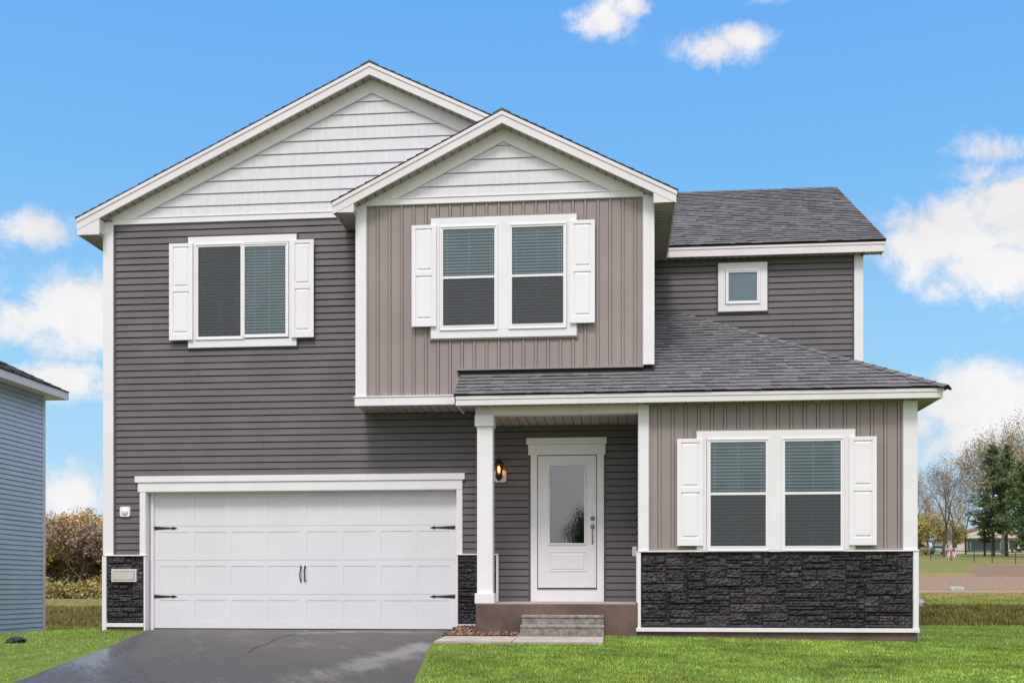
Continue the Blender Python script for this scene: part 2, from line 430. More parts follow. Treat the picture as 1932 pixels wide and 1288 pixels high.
# garage wall : dark laps
ax0,ax1=X(267,0),X(872,0)   # outside of the garage casing
zh=Z(905,560,0)
mb=MB()
laps(mb,TA,XL+.05,ax0+.03,ZST1,6.45); laps(mb,TA,ax1-.03,X(1203,0),ZST1,ZBB+.1); laps(mb,TA,ax0+.03,ax1-.03,zh,6.45); laps(mb,TA,ax1-.03,XB0+.05,ZBB+.1,6.45)
laps(mb,TA,X(938,0),X(1203,0),.44,ZST1)
back(mb,XL+.02,ax0+.03,.0,6.5,0); back(mb,ax0+.03,ax1-.03,zh-.1,6.5,0); back(mb,ax1-.03,X(1203,0),0,6.5,0)
mb.build('wall',M['siding'],H)['label']='dark grey lap siding wall around the garage and front door'
# left side wall, back, right walls
mb=MB()
TLs=frame((XL,YE,0),(0,-1,0),(-1,0,0)); laps(mb,TLs,0,YE-.02,.06,ZE)
mb.box(XL+.012,XL+.1,.1,YE,-.1,ZE+.1)
TRs=frame((XR,YC,0),(0,1,0),(1,0,0)); laps(mb,TRs,.08,YU-YC,1.18,3.3); laps(mb,TRs,YU-YC+.08,YE-YC,.06,ZE)
laps(mb,TRs,.08,YU-YC+.08,.06,1.18)
mb.box(XR-.1,XR-.012,YC+.1,YE,-.1,3.2); mb.box(XR-.1,XR-.012,YU+.1,YE,3.2,ZE+.1)
mb.box(XL,XR,YE,YE+.1,-.1,ZE+.1)
TRb=frame((XB1,YB,0),(0,1,0),(1,0,0)); laps(mb,TRb,.05,YU-YB,3.5,ZE); mb.box(XB1-.1,XB1-.012,YB+.1,YU,3.4,ZE+.1)
TLb=frame((XB0,0,0),(0,-1,0),(-1,0,0)); laps(mb,TLb,0,-YB-.03,ZBB+.1,ZE); mb.box(XB0+.012,XB0+.1,YB+.1,0,ZBB,ZE+.1)
TPs=frame((XC0,0,0),(0,-1,0),(-1,0,0)); laps(mb,TPs,.0,-YC-.03,.44,3.2); mb.box(XC0+.012,XC0+.1,YC+.1,0,-.1,3.2)
mb.build('wall',M['siding'],H)['label']='grey lap siding of the side and rear walls'
# upper right wall
mb=MB(); laps(mb,TY(YU),XB1-.5,XR-.08,3.0,ZE+.02,zg=.03); back(mb,XB1-.5,XR-.05,2.9,ZE+.1,YU)
mb.build('wall',M['siding'],H)['label']='dark grey upper wall above the hip roof'
# battens
def batten_wall(x0,x1,z0,z1,y,pitch,off,label):
    mb=MB(); mb.box(x0,x1,y+.022,y+.10,z0,z1)
    x=x0+off; w=.020; gr=.0055; last=x0
    while x<x1-.03:
        mb.box(last,x-w-gr,y,y+.022,z0,z1)
        mb.hexa([(x-w,y+.022,z0),(x+w,y+.022,z0),(x+w-.003,y-.012,z0),(x-w+.003,y-.012,z0),(x-w,y+.022,z1),(x+w,y+.022,z1),(x+w-.003,y-.012,z1),(x-w+.003,y-.012,z1)])
        last=x+w+gr; x+=pitch
    mb.box(last,x1,y,y+.022,z0,z1)
    mb.box(x0,x0+.03,y-.016,y,z0,z1); mb.box(x1-.03,x1,y-.016,y,z0,z1); mb.box(x0,x1,y-.018,y,z0,z0+.022); mb.box(x0,x1,y-.018,y,z1-.022,z1)
    o=mb.build('wall',M['batten'],H,recalc=True); o['label']=label; return o
bx0,bx1=X(691,YB),X(1214,YB)
zbf=Z(390,694,YB)
batten_wall(bx0,bx1,ZBB+.12,zbf+.01,YB,.1835,.175,'taupe board-and-batten wall of the upper bay')
cx0_,cx1_=X(1223,YC),X(1704,YC)
batten_wall(cx0_,cx1_,ZST1+.02,3.26,YC,.1835,.16,'taupe board-and-batten wall of the right room')
# dark grooves beside battens
# --- gables with white shake laps
def shake(y,xa,xb,ztri0,topf,apexx,label):
    """triangle between horizontal band top ztri0 and the rake soffit"""
    mb=MB(); apz=topf(apexx)-UND+.02
    # per-lap trapezoid
    def inv(z): # half width at z
        p=PM if topf is main_top else PB
        return (apz-z)/p
    T=TY(y); laps(mb,T,0,0,ztri0-.02,apz-.02,lap=.193,proud=.020,slot=.009,zg=ztri0-.03,clip=lambda z:(apexx-max(inv(z),.0),apexx+max(inv(z),.0)))
    mb.prism_y([(apexx-inv(ztri0-.1),ztri0-.1),(apexx+inv(ztri0-.1),ztri0-.1),(apexx,apz)],y+.02,y+.08)
    o=mb.build('gable_wall',M['shake'],H); o['label']=label; return o
zmf=Z(425.7,217,0); zmt=zmf+.10; zbt=zbf+.10
shake(0,0,0,zmt,main_top,RXm,'white shake siding of the large left gable')
shake(YB,0,0,zbt,bay_top,RXb,'white shake siding of the smaller centre gable')
# frieze boards along rakes and horizontal bands
def rake_frieze(y,rx,topf,p,xl,xr,zb,w=.205):
    mb=MB()
    for s,xe in ((-1,xl),(1,xr)):
        za=topf(rx)-UND+.01; zl=topf(xe)-UND+.01
        # parallelogram clipped by band top zb
        xin=rx; 
        zt_in=za; 
        # lower edge z = za - w - p*d ; hits zb at d1
        d1=(za-w-zb)/p; d0=min(abs(xe-rx),(za-zb)/p)
        poly=[(rx,za),(rx+s*d0,za-p*d0),(rx+s*d1,zb),(rx,za-w)]
        if abs(za-p*d0-zb)>.004: poly=[(rx,za),(rx+s*d0,za-p*d0),(rx+s*d0,zb),(rx+s*d1,zb),(rx,za-w)]
        if s<0: poly=poly[::-1]
        mb.prism_y(poly,y-.042,y-.0)
    return mb
rake_frieze(0,RXm,main_top,PM,XL,2*RXm-XL,zmt).build('frieze_board',M['fascia'],H,recalc=True)
rake_frieze(YB,RXb,bay_top,PB,XB0,XB1,zbt,.19).build('frieze_board',M['fascia'],H,recalc=True)
MB().box(X(214,0),XB0-.02,-.034,0,zmf,zmt+.004).box(X(216,0),XB0-.02,-.045,0,zmt-.012,zmt+.002).build('band_board',M['trim'],H,bevel=.004)
MB().box(bx0-.0,bx1,YB-.034,YB,zbf,zbt+.004).box(bx0,bx1,YB-.046,YB,zbt-.012,zbt+.001).build('band_board',M['trim'],H,bevel=.004)
# corner boards
def cboard(x0,x1,z0,z1,y,side=None,depth=.12):
    mb=MB(); mb.box(x0,x1,y-.032,y+.0,z0,z1)
    if side=='L': mb.box(x0,x0+.03,y,y+depth,z0,z1)
    if side=='R': mb.box(x1-.03,x1,y,y+depth,z0,z1)
    return mb.build('corner_board',M['trim'],H,bevel=.006)
cboard(XL-.03,X(215.5,0),ZST1+.0,ZE+.25,0,'L')
cboard(XB0-.02,X(692,YB),ZBB+.12,zbf+.1,YB,'L')
cboard(X(1213,YB),XB1+.02,3.93,zbf+.03,YB,'R')
cboard(X(1204,YC),X(1224,YC),ZST1+.01,3.26,YC,'L',.16)
cboard(X(1703,YC),XR+.02,ZST1+.01,3.26,YC,'R')
cboard(X(1611,YU),XR+.02,3.4,ZE+.03,YU,'R')
for (x,y,z0,z1) in ((X(217.3,0),0,ZST1,zmf),(X(1610,YU),YU,3.4,ZE)):
    MB().box(x-.016,x+.016,y-.022,y,z0,z1).build('channel',M['siding2'],H)
# bay base board + flashing
MB().box(XB0-.03,X(858.5,YB),YB-.045,YB+.02,ZBB,ZBB+.125).box(XB0-.045,X(858.5,YB),YB-.058,YB,ZBB+.125,ZBB+.143).box(XB0-.03,XB0-.005,YB+.02,-.02,ZBB,ZBB+.125).build('base_board',M['trim'],H,bevel=.005)
def soffit_panel(mb,x0,x1,y0,y1,z,along='y',step=.135):
    """ribbed panel, underside at z"""
    if along=='y':
        x=x0
        while x<x1-.01:
            e=min(x+step-.016,x1); mb.box(x,e,y0,y1,z,z+.02); mb.box(e,min(e+.016,x1),y0,y1,z+.018,z+.03); x+=step
    else:
        y=y0
        while y<y1-.01:
            e=min(y+step-.016,y1); mb.box(x0,x1,y,e,z,z+.02); mb.box(x0,x1,e,min(e+.016,y1),z+.018,z+.03); y+=step
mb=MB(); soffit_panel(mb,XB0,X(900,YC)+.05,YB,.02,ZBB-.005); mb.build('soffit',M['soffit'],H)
# ---------------- roofs
def shingles(mb,O,S,T,Nn,tmax,sl,sr,e=.143):
    O,S,T,Nn=map(Vector,(O,S,T,Nn)); k=0
    while k*e<tmax-.01:
        t0=k*e; t1=min(tmax,t0+e*1.0); a=max(sl(t0),sl(t1) if False else sl(t0)); b=sr(t0); a2=sl(t1); b2=sr(t1)
        s=a-random.random()*.3; base=random.uniform(.96,1.04)
        while s<b:
            w=random.choice((.09,.12,.14,.17,.2,.26)); s1=s+w
            c0=max(s,a); c1=min(s1,b)
            if c1-c0>.01:
                d0=min(max(s,a2),b2) if s>a else a2; d1=max(min(s1,b2),a2) if s1<b else b2
                if d1<d0: d0=d1=(d0+d1)/2
                th=.008+random.choice((0,0,.004,.005,.006)); lift=.0
                tn=random.choice((.86,.93,.98,1.03,1.08,1.16))*base
                col=(tn,tn,tn*1.02)
                P=lambda ss,tt,n: tuple(O+S*ss+T*tt+Nn*n)
                g0=c0+.002; g1=c1-.002
                tb=t0-random.uniform(0,.006)
                A=P(g0,tb,th+.004); B=P(g1,tb,th+.004); C=P(d1,t1,.003); D=P(d0,t1,.003)
                mb.face([A,B,C,D],col)
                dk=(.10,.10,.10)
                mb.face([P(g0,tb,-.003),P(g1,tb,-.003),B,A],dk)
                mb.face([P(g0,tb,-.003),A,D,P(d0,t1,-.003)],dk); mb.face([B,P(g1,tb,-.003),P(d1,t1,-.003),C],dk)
            s=s1
        k+=1
def slope_vec(dx,dy,p):   # up-slope unit vector for horizontal direction (dx,dy) and pitch p
    v=Vector((dx,dy,p)); return v.normalized()
def gable_roof(name,rx,rz,ex0,ex1,p,y0,y1,label):
    mb=MB(); dk=MB()
    for s,ex in ((-1,ex0),(1,ex1)):
        run=abs(rx-ex); ln=run*math.sqrt(1+p*p)
        T=slope_vec(-s,0,p); S=Vector((0,1,0)) if s>0 else Vector((0,-1,0)); O=Vector((ex,y0 if s>0 else y1,rz-p*run))
        Nn=S.cross(T); 
        if Nn.z<0: Nn=-Nn
        shingles(mb,O,S,T,Nn,ln,lambda t:0,lambda t:y1-y0)
        # deck
        z0=rz-p*run
        mb_poly=[(rx,rz-.002),(ex,z0-.002),(ex,z0-.034),(rx,rz-.034)]
        dk.prism_y(mb_poly if s>0 else mb_poly[::-1],y0-.004,y1)
    # ridge caps
    y=y0
    while y<y1:
        for s in (-1,1):
            a=Vector((rx,0,rz+.014)); d=Vector((s,0,-p)).normalized()
            e=a+d*.15; t=random.uniform(.85,1.15)
            mb.hexa([(a.x,y,a.z-.012),(e.x,y,e.z-.012),(e.x,y+.2,e.z-.012),(a.x,y+.2,a.z-.012),(a.x,y,a.z+.012),(e.x,y,e.z+.012),(e.x,y+.2,e.z+.002),(a.x,y+.2,a.z+.002)],(t,t,t))
        y+=.14
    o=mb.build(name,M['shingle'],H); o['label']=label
    dk.build('roof_deck',M['deck'],o,recalc=True)
    return o
rm=gable_roof('roof',RXm,RZm,EXm,EXb1-.03,PM,-.215,9.9,'large gable roof over the garage side')
rb=gable_roof('roof',RXb,RZb,EXb0,EXb1,PB,YB-.235,YU,'smaller gable roof over the centre bay')
def rake_fascia(rx,rz,ex0,ex1,p,y,parts=('L','R')):
    """two-step white board along the rake with pork-chop returns"""
    for s,ex,nm in ((-1,ex0,'L'),(1,ex1,'R')):
        e=ex-s*.012
        mb=MB(); t=-.022
        def z(x,off): return rz-p*abs(x-rx)+off
        q=[(rx,z(rx,t)),(e,z(e,t)),(e,z(e,-.075)),(rx,z(rx,-.075))]
        mb.prism_y(q if s>0 else q[::-1],y-.022,y+.02)
        q=[(rx,z(rx,-.075)),(e-s*.012,z(e-s*.012,-.075)),(e-s*.012,z(e-s*.012,-UND+.01)),(rx,z(rx,-UND+.01))]
        mb.prism_y(q if s>0 else q[::-1],y-.010,y+.02)
        mb.build('rake_fascia',M['fascia'],H,recalc=True)
def eave_box(exx,wallx,s,rz,rx,p,y0,y1,zs=ZE):
    """horizontal soffit box under a side eave, s=-1 left / +1 right"""
    e=exx-s*.024; ztop=lambda x: rz-p*abs(x-rx)-UND+.01
    mb=MB(); q=[(e,zs),(wallx,zs),(wallx,ztop(wallx)),(e,ztop(e))]
    mb.prism_y(q if s<0 else q[::-1],y0,y0+.02)                         # front face of the return
    mb.box(e,e-s*.02,y0+.02,y1,zs,rz-p*abs(e-rx)-.03)                   # side fascia
    mb.box(wallx-s*.0,wallx+s*.014,y0+.02,y0-y0+max(y0+.02,0) if False else y0+.22,zs,ztop(wallx)) # inner cheek
    o=mb.build('eave_fascia',M['fascia'],H,recalc=True)
    mb=MB(); x0,x1=sorted((e-s*.02,wallx)); soffit_panel(mb,x0,x1,y0+.02,y1,zs+.012,'x'); mb.build('soffit',M['soffit'],H)
def rake_soffit(rx,rz,p,xl,xr,y0,y1):
    mb=MB()
    for s,xe in ((-1,xl),(1,xr)):
        d=0; n=abs(xe-rx)
        while d<n-.01:
            d1=min(d+.112,n); d2=min(d1+.016,n)
            for (a,b,o) in ((d,d1,0),(d1,d2,.022)):
                if b-a<.002: continue
                za=rz-p*a-UND+o+.01; zb_=rz-p*b-UND+o+.01
                q=[(rx+s*a,za),(rx+s*b,zb_),(rx+s*b,zb_+.012),(rx+s*a,za+.012)]
                mb.prism_y(q,y0,y1)
            d=d2
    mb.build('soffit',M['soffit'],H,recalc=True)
rake_fascia(RXm,RZm,EXm,EXb1-.2,PM,-.2); rake_soffit(RXm,RZm,PM,XL,XB0+3,-.18,.0)
eave_box(EXm,XL,-1,RZm,RXm,PM,-.205,YE+.3)
YFb=YB-.22
rake_fascia(RXb,RZb,EXb0,EXb1,PB,YFb); rake_soffit(RXb,RZb,PB,XB0,XB1,YFb+.02,YB)
eave_box(EXb0,XB0,-1,RZb,RXb,PB,YFb-.005,.0,ZE-.01)
eave_box(EXb1,XB1,1,RZb,RXb,PB,YFb-.005,YU-.2,ZE-.02)
# cross roof (right, ridge along X)
EXr=4.55; YEu=YU-.22; ZEu=Z(452,1672,YEu); RYu=5.82; RZu=8.80; PU=(RZu-ZEu)/(RYu-YEu)
mb=MB(); dk=MB()
lnu=math.hypot(RYu-YEu,RZu-ZEu); T=Vector((0,RYu-YEu,RZu-ZEu)).normalized(); S=Vector((1,0,0)); Nn=S.cross(T)
XS=EXb1-.04
shingles(mb,(XS,YEu-.012,ZEu),S,T,Nn,lnu+.01,lambda t: -min(3.2,max(0,(t*T.z)/PB*1.0)) if True else 0,lambda t:EXr-XS)
T2=Vector((0,-(RYu-YEu),RZu-ZEu)).normalized(); S2=Vector((-1,0,0)); N2=S2.cross(T2)
shingles(mb,(EXr,2*RYu-YEu,ZEu),S2,T2,N2,lnu,lambda t:0,lambda t:EXr+3.5)
x=-3.4
while x<EXr:
    for s in (-1,1):
        a=Vector((0,RYu,RZu+.014)); d=Vector((0,s,-PU)).normalized(); e=a+d*.15; t=random.uniform(.85,1.15); x1=min(x+.2,EXr)
        mb.hexa([(x,a.y,a.z-.012),(x1,a.y,a.z-.012),(x1,e.y,e.z-.012),(x,e.y,e.z-.012),(x,a.y,a.z+.012),(x1,a.y,a.z+.003),(x1,e.y,e.z+.003),(x,e.y,e.z+.012)],(t,t,t))
    x+=.14
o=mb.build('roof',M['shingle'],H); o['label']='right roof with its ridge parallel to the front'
mb=MB()
for s in (0,1):
    y0_=YEu if s==0 else 2*RYu-YEu
    x0_=XS if s==0 else -3.4
    mb.hexa([(x0_,y0_,ZEu-.03),(EXr-.004,y0_,ZEu-.03),(EXr-.004,RYu,RZu-.03),(x0_ if s else -1.6,RYu,RZu-.03),(x0_,y0_,ZEu-.002),(EXr-.004,y0_,ZEu-.002),(EXr-.004,RYu,RZu-.002),(x0_ if s else -1.6,RYu,RZu-.002)])
mb.build('roof_deck',M['deck'],o,recalc=True)
# eave fascia of the cross roof, soffit, right gable end
zf=Z(485.6,1256,YEu)
fx0=X(1256,YEu)
mb=MB(); mb.box(fx0,EXr-.02,YEu+.0,YEu+.02,ZEu-.07,ZEu-.02); mb.box(fx0,EXr-.03,YEu+.01,YEu+.03,zf,ZEu-.07)
mb.box(EXr-.05,EXr-.03,YEu+.03,YU,zf,ZEu-.02)
# right rake fascia
mb.hexa([(EXr-.03,YEu+.03,ZEu-.2),(EXr-.01,YEu+.03,ZEu-.2),(EXr-.01,RYu,RZu-.2),(EXr-.03,RYu,RZu-.2),(EXr-.03,YEu+.03,ZEu-.03),(EXr-.01,YEu+.03,ZEu-.03),(EXr-.01,RYu,RZu-.03),(EXr-.03,RYu,RZu-.03)])
mb.build('eave_fascia',M['fascia'],H,bevel=.004)
mb=MB(); soffit_panel(mb,XB1-.3,EXr-.05,YEu+.03,YU+.01,zf+.012); mb.build('soffit',M['soffit'],H)
mb=MB(); TG=frame((XR,YU,0),(0,1,0),(1,0,0)); hw=(RYu-YU); zz=RZu-.22
laps(mb,TG,0,0,ZE,zz,clip=lambda z:(hw-(zz-z)/PU,hw+(zz-z)/PU)); mb.build('gable_wall',M['siding'],H)['label']='dark grey right side gable'
# lower hip roof
YEl=YC-.25; ZEl=Z(728.5,1789,YEl-.02); EXl=X(1789,YEl-.02); PL=.575; XLl=-2.25
mb=MB(); T=Vector((0,1,PL)).normalized(); S=Vector((1,0,0)); Nn=S.cross(T); run=YU-YEl; ln=run*math.sqrt(1+PL*PL)
cs=1/math.sqrt(1+PL*PL)
ybay=(YB-YEl)
shingles(mb,(XLl,YEl-.02,ZEl),S,T,Nn,ln,lambda t: 0 if t*cs<ybay+.06 else XB1-XLl-.3, lambda t:(EXl-XLl)-t*cs)
# side slope
T=Vector((-1,0,PL)).normalized(); S=Vector((0,1,0)); Nn=S.cross(T)
if Nn.z<0: Nn=-Nn
shingles(mb,(EXl,YEl-.02,ZEl),S,T,Nn,ln-.02,lambda t:t*cs,lambda t:run+.02)
# hip caps
hp0=Vector((EXl,YEl-.02,ZEl+.012)); hp1=Vector((EXl-run,YU,ZEl+PL*run+.012)); hd=(hp1-hp0); n=int(hd.length/.2); hd.normalize()
n1=Vector((0,1,PL)).normalized(); n2=Vector((-1,0,PL)).normalized()
for i in range(n+1):
    a=hp0+hd*(i*.2); b=a+hd*.27
    for (dv) in (Vector((-1,-.0,0)),Vector((0,1,0))):
        # width direction: lies in each slope, perpendicular-ish to the hip
        sl= Vector((0,1,PL)) if dv.x else Vector((-1,0,PL))
        nn=Vector((0,-PL,1)).normalized() if dv.x else Vector((PL,0,1)).normalized()
        w=nn.cross(hd).normalized()
        if dv.x and w.y>0: w=-w
        if not dv.x and w.x<0: w=-w
        w=w*.125; t=random.uniform(.8,1.2)
        up=nn*.014
        A=a+up; B=a+w+up*1.0; C=b+w; D=b
        mb.face([A,B,C,D],(t,t,t)); mb.face([a+w-nn*.01,b+w-nn*.01,C,B],(.25,)*3); mb.face([a-nn*.01,a+w-nn*.01,B,A],(.25,)*3)
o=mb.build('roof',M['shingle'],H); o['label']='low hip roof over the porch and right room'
mb=MB()
mb.hexa([(XLl,YEl,ZEl-.03),(EXl-.005,YEl,ZEl-.03),(EXl-run,YU,ZEl+PL*run-.03),(XLl,YU,ZEl+PL*run-.03)]+[(XLl,YEl,ZEl-.003),(EXl-.005,YEl,ZEl-.003),(EXl-run,YU,ZEl+PL*run-.003),(XLl,YU,ZEl+PL*run-.003)]) if False else None
# deck limited in front of the bay and to the right of it
def deckq(q): 
    mb.hexa([(p[0],p[1],p[2]-.03) for p in q]+[(p[0],p[1],p[2]-.004) for p in q])
zb_=ZEl+PL*(YB-YEl); 
deckq([(XLl+.004,YEl,ZEl),(EXl,YEl,ZEl),(EXl-(YB-YEl),YB,zb_),(XLl+.004,YB,zb_)])
deckq([(XB1,YB,zb_),(EXl-(YB-YEl),YB,zb_),(EXl-run,YU,ZEl+PL*run),(XB1,YU,ZEl+PL*run)])
deckq([(EXl,YEl,ZEl),(EXl,YU,ZEl),(EXl-run,YU,ZEl+PL*run),(EXl-run+.01,YU-.01,ZEl+PL*run)])
mb.build('roof_deck',M['deck'],o,recalc=True)
# left verge triangle + flashing
MB().hexa([(XLl,YEl+.01,ZEl-.02),(XLl+.02,YEl+.01,ZEl-.02),(XLl+.02,YB,ZBB),(XLl,YB,ZBB),(XLl,YEl+.01,ZEl-.008),(XLl+.02,YEl+.01,ZEl-.008),(XLl+.02,YB,zb_-.01),(XLl,YB,zb_-.01)]).build('verge_board',M['fascia'],H)
MB().box(X(866,YB)-.02,bx1,YB-.05,YB-.0,zb_+.045,zb_+.062).box(X(866,YB),XB1+.02,YB-.03,YB-.0,zb_-.02,zb_+.045).build('flashing',M['rubber'],H)
MB().box(X(865,YB)-.02,bx1,YB-.06,YB-.0,zb_+.062,zb_+.085).build('channel',M['batten'],H)
# fascia
zfl=Z(764.6,858,YEl)
mb=MB(); mb.box(XLl+.03,EXl-.05,YEl-.004,YEl+.02,ZEl-.065,ZEl-.014); mb.box(XLl+.03,EXl-.062,YEl+.006,YEl+.03,zfl,ZEl-.065)
mb.box(EXl-.072,EXl-.05,YEl+.02,YU-.01,ZEl-.065,ZEl-.014); mb.box(EXl-.084,EXl-.062,YEl+.03,YU-.01,zfl,ZEl-.065)
mb.box(XLl+.03,XLl+.05,YEl+.03,YB,zfl,ZEl-.014)
mb.build('eave_fascia',M['fascia'],H,bevel=.004)
mb=MB(); soffit_panel(mb,XLl+.05,EXl-.084,YEl+.03,YC+.01,zfl+.012); soffit_panel(mb,XR-.01,EXl-.084,YC+.01,YU,zfl+.0121,'x')
mb.build('soffit',M['soffit'],H)
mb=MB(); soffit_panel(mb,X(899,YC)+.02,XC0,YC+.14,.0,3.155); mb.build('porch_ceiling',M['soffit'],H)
# porch beam, column
bl=X(897,YC)
MB().box(bl,X(1204,YC),YC-.0,YC+.02,3.148,3.27).box(bl,X(1204,YC),YC+.02,YC+.19,3.15,3.26).box(bl,bl+.14,YC+.14,.0,3.15,3.3).build('beam',M['fascia'],H,bevel=.004)
c=empty('column',(0,0,0),H)
k0,k1=X(900,YC-.01),X(929.5,YC-.01); dp=k1-k0
MB().box(k0,k1,YC-.01,YC-.01+dp,.42,3.15).build('shaft',M['trim'],c,bevel=.006)
q0,q1=X(895.5,YC-.05),X(931,YC-.05); 
MB().box(q0,q1,YC-.045,YC+.025+dp,Z(804,912,YC),3.145).build('cap',M['trim'],c,bevel=.005)
MB().box(q0,q1+.01,YC-.045,YC+.025+dp,Z(1137.5,912,YC),Z(1118.5,912,YC)).build('base',M['trim'],c,bevel=.005)
# stone veneer
def stone_panel(x0,x1,z0,z1,y,label,seed):
    rnd=random.Random(seed); mb=MB(); bk=MB(); bk.box(x0,x1,y-.004,y+.02,z0,z1)
    # irregular ashlar: fill cells on a 2.7 cm high lattice
    hu=.041; rows=max(1,round((z1-z0)/hu)); hu=(z1-z0)/rows; wu=.05; cols=max(1,round((x1-x0)/wu)); wu=(x1-x0)/cols
    occ=[[False]*cols for _ in range(rows)]
    for r in range(rows):
        for c in range(cols):
            if occ[r][c]: continue
            hh=rnd.choice((1,1,2,2,2,3,3,4)); ww=rnd.choice((4,5,6,7,8,9,10))
            hh=min(hh,rows-r); w=0
            while w<ww and c+w<cols and not occ[r][c+w]: w+=1
            ww=w
            while any(occ[rr][cq] for rr in range(r,r+hh) for cq in range(c,c+ww)): hh-=1
            # avoid leaving a sliver column
            for rr in range(r,r+hh):
                for cq in range(c,c+ww): occ[rr][cq]=True
            a0=x0+c*wu+.0032; a1=x0+(c+ww)*wu-.0032; b0=z0+r*hu+.003; b1=z0+(r+hh)*hu-.003
            tn=rnd.choice((.6,.8,.95,1.1,1.3,1.6,2.1)); tint=rnd.choice(((1.12,.96,1.12),(1,1,1.0),(1.08,1,1.05),(.95,.98,1.0),(1.15,1.02,1.1)))
            col=tuple(tn*t for t in tint); pr=rnd.uniform(.018,.042)
            nxg=max(2,int((a1-a0)/.022)); nzg=max(2,int((b1-b0)/.016)); o3=rnd.uniform(0,90)
            tx,tz=rnd.uniform(-.05,.05),rnd.uniform(-.12,.12)
            G=[]
            for j in range(nzg+1):
                row=[]
                for i in range(nxg+1):
                    px=a0+(a1-a0)*i/nxg; pz=b0+(b1-b0)*j/nzg
                    ed=min(i,nxg-i,j,nzg-j)
                    d=pr+ .020*mnoise.noise((px*22,pz*34,o3))+.012*mnoise.noise((px*60,pz*80,o3))+tx*(px-(a0+a1)/2)*.3+tz*(pz-(b0+b1)/2)
                    if ed==0: d=pr*.45+.004*mnoise.noise((px*50,pz*50,o3)); 
                    jx=0 if i in(0,nxg) else .004*mnoise.noise((px*90,pz*90,1)); jz=.0025*mnoise.noise((px*40,pz*40,7)) if j in(0,nzg) else .003*mnoise.noise((px*70,pz*90,4))
                    n=len(mb.v); mb.v.append((px+jx,y-.004-max(.004,d),pz+jz)); row.append(n)
                G.append(row)
            for j in range(nzg):
                for i in range(nxg):
                    mb.f.append((G[j][i],G[j][i+1],G[j+1][i+1],G[j+1][i])); mb.fc.append(col)
            # rim down to the backing
            ring=[G[0][i] for i in range(nxg+1)]+[G[j][nxg] for j in range(1,nzg+1)]+[G[nzg][i] for i in range(nxg-1,-1,-1)]+[G[j][0] for j in range(nzg-1,0,-1)]
            base=[]
            for q in ring:
                v=mb.v[q]; base.append(len(mb.v)); mb.v.append((v[0],y-.003,v[2]))
            m_=len(ring)
            for i in range(m_):
                j=(i+1)%m_; mb.f.append((ring[i],base[i],base[j],ring[j])); mb.fc.append(col)
    o=mb.build('stone_veneer',M['stone'],H); o['label']=label
    bk.build('backing',M['mortar'],o)
    return o
stone_panel(X(1209.5,YC),X(1721,YC),ZST0+.01,ZST1-.012,YC,'dark ledgestone below the right windows',3)
stone_panel(X(203,0),X(272.5,0),ZST0+.01,ZST1-.012,0,'dark ledgestone left of the garage door',5)
stone_panel(X(865,0),X(936,0),ZST0+.01,ZST1-.012,0,'dark ledgestone between garage door and front door',9)
# stone trims
def tr(x0,x1,z0,z1,y,d=.05,name='stone_trim'):
    return MB().box(x0,x1,y-d,y+.02,z0,z1).build(name,M['trim'],H,bevel=.004)
tr(X(201.5,0)-.02,X(276,0)+.02,ZST1-.012,ZST1+.008,0,.06); tr(XL-.035,X(203,0),-.03,ZST1-.012,0)
tr(X(203,0),X(273,0),.035,ZST0,0)
tr(X(861,0),X(941,0),ZST1-.012,ZST1+.008,0,.06); tr(X(936.5,0),X(941,0),.44,ZST1-.012,0); tr(X(864,0),X(899,0)+.1,.035,ZST0,0)
tr(X(1203,YC),XR+.035,ZST1-.012,ZST1+.012,YC,.06); tr(X(1203,YC),X(1209,YC),ZST0,ZST1-.012,YC); tr(X(1721.5,YC),XR+.03,ZST0,ZST1-.012,YC)
tr(X(1200,YC),XR+.04,.038,ZST0,YC,.062)
MB().box(XC0-.03,XC0,YC-.03,YC+.3,.45,ZST1).build('stone_trim',M['trim'],H)
# foundations
MB().box(X(1203,YC),XR+.005,YC-.02,YC+.3,-.5,.038).box(XR-.2,XR+.005,YC+.28,YE,-.8,.06).build('foundation',M['found'],H)
MB().box(X(205,0),X(273,0),-.015,.2,-.5,.036).box(XL+.02,XL+.2,.2-.002,YE,-.9,.034).build('foundation',M['found'],H)
MB().box(X(864,0),X(1203,0),-.012,.2,-.5,.036).build('foundation',M['found'],H)
# porch slab
pl=X(897.5,YC-.06)
MB().hexa([(pl,YC-.06,-.4),(XC0-.02,YC-.06,-.4),(XC0-.02,-.03,-.4),(pl,-.03,-.4),(pl,YC-.06,.428),(XC0-.02,YC-.06,.428),(XC0-.02,-.03,.445),(pl,-.03,.445)]).build('porch_slab',M['found'],H,bevel=.012)
MB().hexa([(pl+.01,YC-.05,.4285),(XC0-.03,YC-.05,.4285),(XC0-.03,-.035,.4455),(pl+.01,-.035,.4455),(pl+.01,YC-.05,.4325),(XC0-.03,YC-.05,.4325),(XC0-.03,-.035,.4495),(pl+.01,-.035,.4495)]).build('porch_topping',M['walk'],H)
